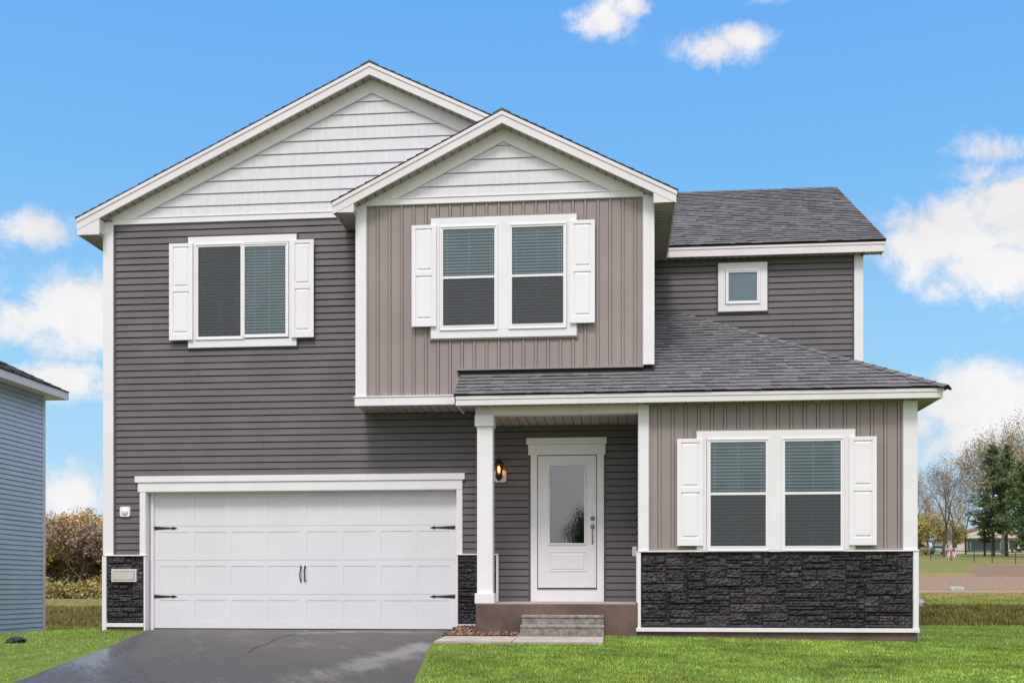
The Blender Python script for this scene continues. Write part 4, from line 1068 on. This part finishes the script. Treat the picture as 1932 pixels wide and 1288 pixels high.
# dark bundle lying by the wall
p=hit(30,1212); db=empty('drain_bag',(p[0],p[1],p[2])); tag(db,'crumpled black plastic bag lying on the grass by the blue house','bag')
bm=bmesh.new(); bmesh.ops.create_icosphere(bm,subdivisions=4,radius=1)
for v in bm.verts:
    n=1+.28*mnoise.noise(v.co*2.3)+.12*mnoise.noise(v.co*6); v.co=Vector((v.co.x*.125*n,v.co.y*.10*n,max(-.02,v.co.z*.06*n+.02)))
me=bpy.data.meshes.new('sack'); bm.to_mesh(me); bm.free(); me.materials.append(M['black']); o=bpy.data.objects.new('sack',me); COL.objects.link(o); o.parent=db
mb=MB(); mb.tube((.08,-.03,.025),(.13,-.05,.02),.016,.03,7); mb.build('tied_end',M['black'],db)

# ------------------------------------------------------------------ trees
def leafq(V,Fc,C,p,s,rnd,tone,droop=0):
    n=Vector((rnd.gauss(0,1),rnd.gauss(0,1),rnd.gauss(0,1)+.4)).normalized(); a=n.orthogonal().normalized(); 
    a=Matrix.Rotation(rnd.uniform(0,6.28),3,n)@a; b=n.cross(a); k=len(V)
    V+=[tuple(p-a*s),tuple(p+b*s*.6),tuple(p+a*s),tuple(p-b*s*.6)]; Fc.append((k,k+1,k+2,k+3)); C.append(tone)
def mesh_of(name,V,Fc,C,m):
    me=bpy.data.meshes.new(name); me.from_pydata(V,[],Fc); me.update(); at=me.attributes.new('tone','FLOAT_COLOR','CORNER'); buf=[]
    for f,c in zip(Fc,C): buf+=[c[0],c[1],c[2],1]*len(f)
    at.data.foreach_set('color',buf); me.materials.append(m); return me
def decid(h,seed,levels=5,spread=.55,leaf=0,ls=.12,leafm=None,barkm=None,first=.22,tones=None,up=.35,trunk_r=None,nch=(2,3)):
    rnd=random.Random(seed); tb=MB(); V=[];Fc=[];C=[]; tr_=trunk_r or h*.014
    def grow(p,d,ln,r,lv):
        seg=3; q=p
        for i in range(seg):
            d=(d+Vector((rnd.gauss(0,.09),rnd.gauss(0,.09),rnd.gauss(0,.05)+up*.06))).normalized(); q2=q+d*ln/seg; r2=r*(.88 if lv else .92)
            tb.tube(q,q2,r,r2,5 if lv<2 else 3); r=r2
            if lv>0 and lv<levels and rnd.random()<.55:
                s=d.orthogonal(); s=Matrix.Rotation(rnd.uniform(0,6.28),3,d)@s; grow(q2,(d*.8+s.normalized()*spread).normalized(),ln*.55,r*.5,lv+1)
            q=q2
            if leaf and lv>=levels-2:
                for _ in range(int(leaf) if leaf>=1 else (1 if rnd.random()<leaf else 0)):
                    t=rnd.choice(tones or ((1,1,1),)); f=rnd.uniform(.6,1.4); leafq(V,Fc,C,q+Vector((rnd.gauss(0,.22),rnd.gauss(0,.22),rnd.gauss(0,.22)))*(h*.05),ls*rnd.uniform(.6,1.3),rnd,(t[0]*f,t[1]*f,t[2]*f))
        if lv<levels:
            n=rnd.randint(*nch)+(1 if lv==0 else 0)
            a0=rnd.uniform(0,6.28)
            for i in range(n):
                s=d.orthogonal().normalized(); s=Matrix.Rotation(a0+i*6.28/n+rnd.gauss(0,.3),3,d)@s
                grow(q,(d*rnd.uniform(.75,1.1)+s*spread*rnd.uniform(.6,1.3)+Vector((0,0,up*.3))).normalized(),ln*rnd.uniform(.62,.85)*(1.15 if lv==0 else 1),r*rnd.uniform(.55,.72),lv+1)
    grow(Vector((0,0,-.3)),Vector((0,0,1)),h*first,tr_,0)
    zmax=max(v[2] for v in tb.v); sc=h/zmax
    tb.v=[(a*sc,b*sc,c*sc) for a,b,c in tb.v]; V=[(a*sc,b*sc,c*sc) for a,b,c in V]
    tm=bpy.data.meshes.new('trunk'); tm.from_pydata(tb.v,[],tb.f); tm.update(); tm.materials.append(barkm or M['bark'])
    cm=mesh_of('crown',V,Fc,C,leafm) if leaf else None
    return tm,cm
def pine(h,seed,rad,base=.25,dens=1.0,open_=.0):
    rnd=random.Random(seed); tb=MB(); V=[];Fc=[];C=[]
    q=Vector((0,0,-.3)); r=h*.016
    n=14
    for i in range(n):
        q2=Vector((rnd.gauss(0,.04),rnd.gauss(0,.04),h*(i+1)/n)); tb.tube(q,q2,r*(1-i/n)+.02,r*(1-(i+1)/n)+.02,7); q=q2
    z=h*base
    while z<h*.99:
        t=(z/h-base)/(1-base); L_=rad*(1-t)**.62*(.55+.45*min(1,t*4)); 
        for b in range(rnd.randint(3,5)):
            a=rnd.uniform(0,6.28); ll=L_*rnd.uniform(.4,1.3); el=rnd.uniform(-.05,.35)+.35*t
            d=Vector((math.cos(a),math.sin(a),el)).normalized(); p0=Vector((0,0,z)); p1=p0+d*ll+Vector((0,0,-.06*ll))
            tb.tube(p0,p1,.05*(1-t)+.015,.012,3)
            m_=max(4,int(ll*6.2*dens))
            for k in range(m_):
                f=.25+.75*(k+rnd.random())/m_ if open_ else rnd.uniform(.2,1.02)
                c=p0.lerp(p1,f)+Vector((rnd.gauss(0,.13),rnd.gauss(0,.13),rnd.gauss(0,.10)))*(1+ll*.25)
                tn=rnd.uniform(.55,1.7); ton=(tn*rnd.uniform(.9,1.3),tn,tn*rnd.uniform(.8,1.1))
                for w in range(9):
                    dd=Vector((rnd.gauss(0,1),rnd.gauss(0,1),rnd.gauss(0,.7)+.5)).normalized()+d*.5; dd.normalize(); s=rnd.uniform(.22,.42); sd=dd.orthogonal().normalized()*.05; kk=len(V)
                    V+=[tuple(c-sd),tuple(c+sd),tuple(c+dd*s+sd*.4),tuple(c+dd*s-sd*.4)]; Fc.append((kk,kk+1,kk+2,kk+3)); C.append(ton)
        z+=rnd.uniform(.20,.34)*h/11
    # dead lower twigs
    z=h*.1
    while z<h*base:
        a=rnd.uniform(0,6.28); d=Vector((math.cos(a),math.sin(a),rnd.uniform(-.1,.2))); tb.tube((0,0,z),tuple(Vector((0,0,z))+d*rad*rnd.uniform(.2,.6)),.03,.008,3); z+=.25
    tm=bpy.data.meshes.new('trunk'); tm.from_pydata(tb.v,[],tb.f); tm.update(); tm.materials.append(M['barkpine'])
    return tm,mesh_of('crown',V,Fc,C,M['pine'])
def put_tree(name,meshes,u,Rr,label,cat='tree',group=None,h=1.0,rot=0,wide=1.0,tilt=(0,0),zoff=0):
    a=(u-CU)/F; y=Rr-16.3; x=X(u,y)
    r=empty(name,(x,y,g(x,y)+zoff)); r.scale=(h*wide,h*wide,h); r.rotation_euler=(tilt[0],tilt[1],rot); tag(r,label,cat,group)
    for nm,me in zip(('trunk','crown'),meshes):
        if me: o=bpy.data.objects.new(nm,me); COL.objects.link(o); o.parent=r
    return r
TW=((1,1,1),(1.3,1.1,.8),(.7,.7,.7),(1.1,.8,.8))
# right side: distances ~130 m
pA=pine(13.6,21,4.1,.24,1.1); pB=pine(13.2,22,2.5,.22,1.0); pC=pine(12.0,23,3.8,.08,1.1)
put_tree('pine_tree',pA,1874,128,'broad dark green pine, the largest one right of the house','tree','pines right of the house',rot=.4,h=.95)
put_tree('pine_tree',pB,1899,132,'narrow taller-topped pine just right of the broad pine','tree','pines right of the house',rot=1.4,h=.99)
put_tree('pine_tree',pC,1946,122,'dark pine cut by the right edge of the photo','tree','pines right of the house',rot=2.2,h=.98)
put_tree('pine_tree',pB,1858,136,'slender half-bare pine left of the broad pine','tree','pines right of the house',rot=4,h=.58,wide=1.1)
tall=decid(19.8,31,6,.48,leaf=1,ls=.10,leafm=M['paleleaf'],barkm=M['barkpale'],tones=TW,up=.55)
put_tree('tall_tree',tall,1893,150,'tall sparse pale-leaved tree rising behind the pines','tree',h=1.0,rot=.9,wide=1.0)
tall2=decid(15.0,37,6,.55,leaf=.4,ls=.08,leafm=M['paleleaf'],barkm=M['barkpale'],tones=TW,up=.45)
put_tree('tall_tree',tall2,1944,140,'pale twiggy tree behind the pine at the right edge','tree',rot=2.9)
b1=decid(13.0,41,6,.5,barkm=M['bark'],up=.55,leaf=.5,ls=.055,leafm=M['redleaf'],trunk_r=.13,nch=(2,2)); b2=decid(12.4,42,6,.45,barkm=M['bark'],up=.5,leaf=.5,ls=.055,leafm=M['redleaf'],trunk_r=.12,nch=(2,2)); b3=decid(11.4,43,6,.55,barkm=M['barkpale'],up=.5,leaf=.4,ls=.06,leafm=M['brownleaf'],trunk_r=.11,nch=(2,2))
put_tree('bare_tree',b1,1781,128,'tall dark bare tree leaning slightly, left of the slender pine','tree','bare trees right of the house',rot=.3)
put_tree('bare_tree',b2,1799,138,'straight bare tree between the leaning bare tree and the pines','tree','bare trees right of the house',rot=2.1)
put_tree('bare_tree',b3,1752,150,'brownish bare tree behind the teal and white cars','tree','bare trees right of the house',rot=4.1,h=1.1)
put_tree('bare_tree',b1,1731,142,'bare tree at the right wall of the grey house','tree','bare trees right of the house',rot=3.0,h=.85)
put_tree('bare_tree',b2,1822,160,'faint bare tree right behind the straight bare tree','tree','bare trees right of the house',rot=5.0,h=1.0)
for i,(u,Rr,s) in enumerate(((1742,210,.95),(1770,215,1.05),(1812,205,1.1),(1845,215,.9),(1928,210,1.1))):
    put_tree('bare_tree',(b3,b1)[i%2],u,Rr,'distant brown bare tree behind the cream bungalow','tree','distant bare trees behind the bungalow',rot=i*1.7,h=s)
yl=decid(6.2,51,5,.6,leaf=1,ls=.09,leafm=M['yellowleaf'],barkm=M['bark'],tones=TW,up=.3)
put_tree('small_tree',yl,1762,155,'low yellow-green leafing tree in front of the tan house','tree',rot=1)
put_tree('small_tree',yl,1739,148,'yellow-leaved small tree beside the grey house wall','tree',rot=3.3,h=.9)
put_tree('small_tree',yl,1786,158,'yellow-green tree left of the cream bungalow','tree',rot=5.3,h=.8)
put_tree('shrub',yl,1748.5,118,'tiny brown shrub on the slope above the wire fence','shrub',rot=2,h=.20)
# across the street, behind the viewer: mirrored in the door glass
rp=pine(7.2,71,2.2,.05,1.0)
for (x,y,h,lb) in ((-2.2,-62,1.0,'taller bushy evergreen across the street, right one of the pair in the door glass'),(-6.3,-64,.62,'shorter evergreen across the street, left one of the pair in the door glass')):
    t_=empty('evergreen_tree',(x,y,g(x,y))); t_.scale=(h,h,h); tag(t_,lb,'tree','evergreens across the street')
    for nm,me in zip(('trunk','crown'),rp): o=bpy.data.objects.new(nm,me); COL.objects.link(o); o.parent=t_
# left woods
w1=decid(8.7,61,6,.62,leaf=2,ls=.085,leafm=M['brownleaf'],barkm=M['bark'],tones=TW,up=.3); w2=decid(8.2,62,6,.6,leaf=2,ls=.085,leafm=M['oliveleaf'],barkm=M['bark'],tones=TW,up=.3)
w3=decid(7.8,63,6,.6,leaf=1,ls=.085,leafm=M['yellowleaf'],barkm=M['bark'],tones=TW,up=.35); w4=decid(7.8,64,6,.6,leaf=.8,ls=.09,leafm=M['redleaf'],barkm=M['barkpale'],tones=TW,up=.35)
put_tree('woodland_tree',w4,155,88,'pinkish bare round tree at the front of the woods','tree','woods left of the house',rot=.5,h=.92)
put_tree('woodland_tree',w3,112,90,'olive-yellow tree nearest the blue house','tree','woods left of the house',rot=.9,h=.85)
put_tree('woodland_tree',w1,140,104,'tallest brown tree in the woods left of the house','tree','woods left of the house',rot=2.5,h=1.0)
rnd=random.Random(77); k=0
for row,(Rr,st_) in enumerate(((94,26),(103,23),(113,21))):
    u=-60+row*9
    while u<300:
        if not (row==0 and 100<u<170):
            me_=(w1,w2,w3,w2,w4,w3)[rnd.randint(0,5)]
            put_tree('woodland_tree',me_,u+rnd.uniform(-7,7),Rr+rnd.uniform(-3,3),'brown and olive budding tree among the woods left of the house','tree','woods left of the house',rot=rnd.uniform(0,6.28),h=rnd.uniform(.80,1.0)*(1+.08*row))
        u+=st_
# undergrowth
V=[];Fc=[];C=[]
for i in range(60000):
    Rr=rnd.choice((rnd.uniform(80,92),rnd.uniform(92,125))); u=rnd.uniform(-40,320); y=Rr-16.3; x=X(u,y); h=(1.6+1.6*mnoise.noise((x*.35,y*.2,3)))*rnd.random()**.7*rnd.random()*(.95 if Rr<92 else 2.2)
    ton=rnd.choice(((1,1,1),(.8,1,.6),(1.3,1.0,.8),(1.2,.8,.6))); f=rnd.uniform(.5,1.4); leafq(V,Fc,C,Vector((x,y,g(x,y)+max(0,h))),rnd.uniform(.08,.2),rnd,tuple(f*t for t in ton))
me=mesh_of('undergrowth',V,Fc,C,M['bushleaf']); o=bpy.data.objects.new('undergrowth',me); COL.objects.link(o); tag(o,'tangled olive scrub along the foot of the woods','undergrowth',None,'stuff')

# ------------------------------------------------------------------ far houses, cars, fence
def gp(u,Rr): y=Rr-16.3; x=X(u,y); return x,y,g(x,y)
cream=mat('cream_render',(.62,.58,.48),.8,.06); redroof=mat('brown_red_roof',(.17,.10,.085),.9,.15); teal=mat('teal_paint',(.02,.22,.23),.3,.05); carw=mat('white_car_paint',(.62,.66,.70),.3,.05)
darkglass=mat('dark_glazing',(.03,.04,.045),.15,.1,spec=.7); green=mat('green_frame',(.10,.26,.15),.6,.1)
x,y,z=gp(1865,176); bh=empty('bungalow',(x,y,z)); tag(bh,'cream bungalow with brown roof behind the pines','house')
def B(name,m,*a): o=MB().box(*a).build(name,m,bh); return o
B('wall',cream,-6.2,7,0,8,-1.5,2.5)
mb=MB(); mb.prism_y([(-6.9,2.4),(7.7,2.4),(.4,4.6)],-.5,8.5); mb.build('roof',redroof,bh)
mb=MB(); mb.prism_y([(-5.6,2.45),(6.4,2.45),(.4,4.35)],-.55,-.5); mb.build('gable_panel',cream,bh)
f=MB().box(-3.4,1.8,-.08,0,.5,2.2).build('window',darkglass,bh); 
mb=MB(); mb.box(-3.5,-3.2,-.12,0,.4,2.3); mb.box(-2.9,-2.7,-.12,0,.4,2.3); mb.box(1.7,1.9,-.12,0,.4,2.3); mb.box(-3.5,1.9,-.12,0,.35,.5); mb.build('frame',green,f)
B('window',darkglass,3.2,4.3,-.08,0,.7,2.1); B('door',M['trim'],2.2,3.0,-.06,0,0,2.1); B('window',darkglass,-5.6,-4.9,-.08,0,1.0,1.8)
x,y,z=gp(1734,190); th=empty('tan_house',(x,y,z)); tag(th,'tan gabled house partly hidden by the right wall of the grey house','house')
MB().box(-6,1.6,0,8,-1,4.6).build('wall',mat('tan_render',(.42,.33,.22),.8,.06),th); MB().prism_y([(-6.6,4.5),(2.2,4.5),(-2.2,7.2)],-.5,8.5).build('roof',redroof,th)
MB().box(-.6,.4,-.06,0,1.0,2.2).build('window',darkglass,th); MB().box(-.6,.4,-.06,0,3.0,4.0).build('window',darkglass,th)
def car(u,Rr,m,label,s=1.0,rot=0,grp='cars parked by the far houses'):
    x,y,z=gp(u,Rr); c=empty('parked_car',(x,y,z)); c.rotation_euler=(0,0,rot); c.scale=(s,s,s); tag(c,label,'car',grp)
    body=[(-2.2,.35),(2.15,.35),(2.2,.6),(2.1,.85),(1.2,.98),(.55,1.42),(-.9,1.45),(-1.7,1.02),(-2.15,.95),(-2.25,.6)]
    MB().prism_y(body[::-1],-.85,.85).build('body',m,c,bevel=.08,recalc=True)
    for sy in (-1,1): MB().prism_y([(-1.5,1.0),(1.0,1.0),(.5,1.36),(-.85,1.38)],sy*.86-.01,sy*.86+.01).build('window',darkglass,c,recalc=True)
    for wx in (-1.35,1.35):
        for sy in (-.78,.78): MB().lathe(wx,0,[(.01,sy-.1),(.33,sy-.1),(.33,sy+.1),(.01,sy+.1)],14,axis='y',cz=.33).build('wheel',M['rubber'],c)
    return c
car(1731,152,teal,'teal car parked nearest the right wall of the grey house',1.0,0); car(1768,156,carw,'white car parked right of the teal car, partly behind a bare trunk',.85,.15)
# swing bench with red and white cushions
x,y,z=gp(1796,112); sw=empty('garden_swing',(x,y,z)); tag(sw,'small garden swing with arched metal frame and red and white cushions','garden swing')
mb=MB()
for sy in (-.3,.3):
    pts=[(-.55,0),(-.5,.8),(-.35,1.02),(.35,1.02),(.5,.8),(.55,0)]
    for a,b in zip(pts,pts[1:]): mb.tube((a[0],sy,a[1]),(b[0],sy,b[1]),.025,.025,6)
mb.build('frame',mat('swing_frame',(.35,.42,.42),.5,.05),sw)
MB().box(-.42,.42,-.2,.2,.28,.36).build('seat',M['trim'],sw,bevel=.02)
mb=MB()
for i in range(9): mb.box(-.42+i*.093,-.42+i*.093+.093,.12,.22,.36,.72,(.75,.12,.1) if i%2 else (.9,.9,.88))
mb.build('cushion',mat('striped_fabric',(.8,.8,.8),.8,.05,attr=True),sw,bevel=.01)
for i in range(1): 
    mb=MB()
    for j in range(6): mb.box(-.45+j*.15,-.45+j*.15+.10,-.24,-.20,.10,.42,(.75,.2,.17) if j%2 else (.9,.85,.85))
    mb.build('valance',M['trim'] if False else bpy.data.materials['striped_fabric'],sw)
# wire fence
fence=empty('wire_fence',(0,0,0)); tag(fence,'low wire fence with dark posts crossing the slope below the far houses','fence')
pts=[]; us=[(1722,104),(1756,101),(1795,97),(1838,92),(1872,88),(1916,84),(1965,80),(2020,76)]
mbp=[]; 
for (u,Rr) in us:
    x,y,z=gp(u,Rr); pts.append((x,y,z)); MB().tube((x,y,z-.2),(x,y,z+.95),.035,.035,6,cap=True).build('post',M['postwood'],fence)
mb=MB()
for a,b in zip(pts,pts[1:]):
    for hh in (.9,): mb.tube((a[0],a[1],a[2]+hh),(b[0],b[1],b[2]+hh),.045,.045,4)
    for hh in (.2,.4,.6,.75): mb.tube((a[0],a[1],a[2]+hh),(b[0],b[1],b[2]+hh),.006,.006,3)
mb.build('wire',M['postwood'],fence)
# concrete utility block on the dirt bank
x,y,z=gp(1805,55.5); ub=empty('concrete_block',(x,y,z)); tag(ub,'pale grey rounded block lying at the foot of the brown dirt bank','block')
mb=MB(); mb.prism_y([(-.30,-.05),(.30,-.05),(.31,.10),(.27,.17),(-.27,.18),(-.31,.10)],-.18,.18); mb.build('slab',mat('pale_block',(.50,.54,.57),.7,.08),ub,bevel=.02,recalc=True)
MB().box(-.2,.2,-.19,-.17,.02,.12).build('recess',mat('block_face',(.42,.45,.48),.7,.08),ub)

# ------------------------------------------------------------------ sky, sun, camera
SUN_EL,SUN_AZ=R_(56),R_(188)   # azimuth from +Y clockwise: behind and left of the camera
w=bpy.data.worlds.new('World'); SC.world=w; w.use_nodes=True; nt=w.node_tree; N=nt.nodes; L=nt.links
bg=N['Background']; bg.inputs['Strength'].default_value=.1
def MN(op,a,b=None,c=None,clamp=False):
    n=N.new('ShaderNodeMath'); n.operation=op; n.use_clamp=clamp
    for i,vv in enumerate((a,b,c)):
        if vv is None: continue
        if hasattr(vv,'is_output'): L.new(vv,n.inputs[i])
        else: n.inputs[i].default_value=vv
    return n.outputs[0]
sky=N.new('ShaderNodeTexSky'); sky.sky_type='NISHITA'; sky.sun_disc=False; sky.sun_elevation=SUN_EL; sky.sun_rotation=SUN_AZ
tc=N.new('ShaderNodeTexCoord'); sep=N.new('ShaderNodeSeparateXYZ'); L.new(tc.outputs['Generated'],sep.inputs[0])
dx,dy,dz=sep.outputs
ys_=MN('MAXIMUM',dy,.05)
tx=MN('DIVIDE',dx,ys_); tz=MN('DIVIDE',dz,ys_)
nz=N.new('ShaderNodeTexNoise'); nz.inputs['Scale'].default_value=9; nz.inputs['Detail'].default_value=9; nz.inputs['Roughness'].default_value=.6; L.new(tc.outputs['Generated'],nz.inputs['Vector'])
nzs=N.new('ShaderNodeTexNoise'); nzs.inputs['Scale'].default_value=3.2; nzs.inputs['Detail'].default_value=6; L.new(tc.outputs['Generated'],nzs.inputs['Vector'])
def tcoord(u,v):
    a=(u-CU)/F; k=a*sT+cT; return (a*cT-sT)/k,((VH-v)/F)/k
CL=[(1345,93,108,52,1.0),(1150,45,62,36,.62),(1190,14,45,30,.6),(1440,0,70,14,.4),(1390,75,70,38,.95),(1800,440,180,85,1.0),(1920,400,150,110,1.1),(1880,500,130,65,.95),(1885,285,110,40,.60),(1850,330,80,40,.5),(1690,420,60,40,.55),(1860,760,175,85,1.1),(1800,830,170,95,.8),
    (78,425,105,55,.95),(150,585,150,105,1.15),(60,600,90,60,.7),(100,722,150,48,1.05),(150,935,110,60,.8),(-150,560,200,130,1),(2150,480,220,150,1),(2200,800,250,120,1),(-200,780,240,110,1),(1000,930,900,70,.6)]
acc=None
for (u,v,ru,rv,amp) in CL:
    cx_,cz_=tcoord(u,v); A=MN('MULTIPLY',MN('SUBTRACT',tx,cx_),F/ru); Bq=MN('MULTIPLY',MN('SUBTRACT',tz,cz_),F/rv)
    d=MN('SQRT',MN('ADD',MN('MULTIPLY',A,A),MN('MULTIPLY',Bq,Bq))); val=MN('MULTIPLY',MN('SUBTRACT',1.0,d),amp)
    acc=val if acc is None else MN('MAXIMUM',acc,val)
acc=MN('MAXIMUM',acc,-.6)
nz2=N.new('ShaderNodeTexNoise'); nz2.inputs['Scale'].default_value=26; nz2.inputs['Detail'].default_value=10; nz2.inputs['Roughness'].default_value=.7; nz2.inputs['Distortion'].default_value=.35; L.new(tc.outputs['Generated'],nz2.inputs['Vector'])
nn=MN('ADD',MN('MULTIPLY',MN('SUBTRACT',nz.outputs['Fac'],.5),2.1),MN('MULTIPLY',MN('SUBTRACT',nz2.outputs['Fac'],.5),1.7)); dens=MN('ADD',acc,nn)
mr=N.new('ShaderNodeMapRange'); mr.interpolation_type='SMOOTHSTEP'; mr.inputs['From Min'].default_value=-.08; mr.inputs['From Max'].default_value=.70; L.new(dens,mr.inputs[0])
front=mr.outputs[0]
# broken overcast overhead and behind the viewer
mb1=N.new('ShaderNodeMapRange'); mb1.interpolation_type='SMOOTHSTEP'; mb1.inputs['From Min'].default_value=.30; mb1.inputs['From Max'].default_value=.62; mb1.inputs['To Min'].default_value=.55; L.new(nzs.outputs['Fac'],mb1.inputs[0])
mk=N.new('ShaderNodeMapRange'); mk.interpolation_type='SMOOTHSTEP'; mk.inputs['From Min'].default_value=.55; mk.inputs['From Max'].default_value=.25; L.new(dy,mk.inputs[0])   # 0 in front, 1 behind/overhead
mkf=mk.outputs[0]
mixf=MN('ADD',MN('MULTIPLY',front,MN('SUBTRACT',1.0,mkf)),MN('MULTIPLY',mb1.outputs[0],mkf),clamp=True)
# sky blue: nishita graded to the deep blue of the photo, paler low down
tint=N.new('ShaderNodeMixRGB'); tint.blend_type='MULTIPLY'; tint.inputs[0].default_value=1; tint.inputs[2].default_value=(1,1,1,1)
L.new(sky.outputs[0],tint.inputs[1])
rampg=N.new('ShaderNodeValToRGB'); e=rampg.color_ramp.elements
e[0].position=0; e[0].color=(.58,.80,.97,1); e[1].position=.55; e[1].color=(.130,.405,.95,1)
q=rampg.color_ramp.elements.new(.17); q.color=(.36,.70,.99,1); q=rampg.color_ramp.elements.new(.36); q.color=(.20,.53,.97,1)
L.new(dz,rampg.inputs[0])
sc_=N.new('ShaderNodeVectorMath'); sc_.operation='SCALE'; sc_.inputs['Scale'].default_value=9.8; L.new(rampg.outputs[0],sc_.inputs[0])
m1=N.new('ShaderNodeMixRGB'); m1.inputs[0].default_value=.93; L.new(sky.outputs[0],m1.inputs[1]); L.new(sc_.outputs[0],m1.inputs[2])
# cloud colour
cshade=MN('ADD',MN('ADD',8.7,MN('MULTIPLY',MN('SUBTRACT',nzs.outputs['Fac'],.5),2.5)),MN('MULTIPLY',MN('SUBTRACT',nz.outputs['Fac'],.5),5.0))
bright=MN('ADD',cshade,MN('MULTIPLY',mkf,MN('ADD',-2.0,MN('MULTIPLY',MN('MAXIMUM',dz,0.0),13.0))))
cc_=N.new('ShaderNodeCombineXYZ'); L.new(bright,cc_.inputs[0]); L.new(MN('MULTIPLY',bright,.985),cc_.inputs[1]); L.new(MN('MULTIPLY',bright,1.0),cc_.inputs[2])
m2=N.new('ShaderNodeMixRGB'); L.new(mixf,m2.inputs[0]); L.new(m1.outputs[0],m2.inputs[1]); L.new(cc_.outputs[0],m2.inputs[2]); L.new(m2.outputs[0],bg.inputs['Color'])
sd=bpy.data.lights.new('sun','SUN'); sd.energy=2.0; sd.angle=R_(14); sd.color=(1,.965,.92)
so=bpy.data.objects.new('sun',sd); COL.objects.link(so)
dirv=Vector((math.sin(SUN_AZ)*math.cos(SUN_EL),math.cos(SUN_AZ)*math.cos(SUN_EL),math.sin(SUN_EL)))
so.rotation_euler=dirv.to_track_quat('Z','Y').to_euler(); so.location=dirv*60
cd=bpy.data.cameras.new('camera'); cd.sensor_width=36; cd.lens=F/1932*36; cd.shift_y=(VH-644)/1932; cd.clip_end=3000; cd.clip_start=.1
co=bpy.data.objects.new('camera',cd); COL.objects.link(co); co.location=CAM; co.rotation_euler=(R_(90),0,TH)
SC.camera=co
SC.view_settings.view_transform='Standard'; SC.view_settings.look='None'; SC.view_settings.exposure=0; SC.view_settings.gamma=1
SC.render.resolution_x=1024; SC.render.resolution_y=682
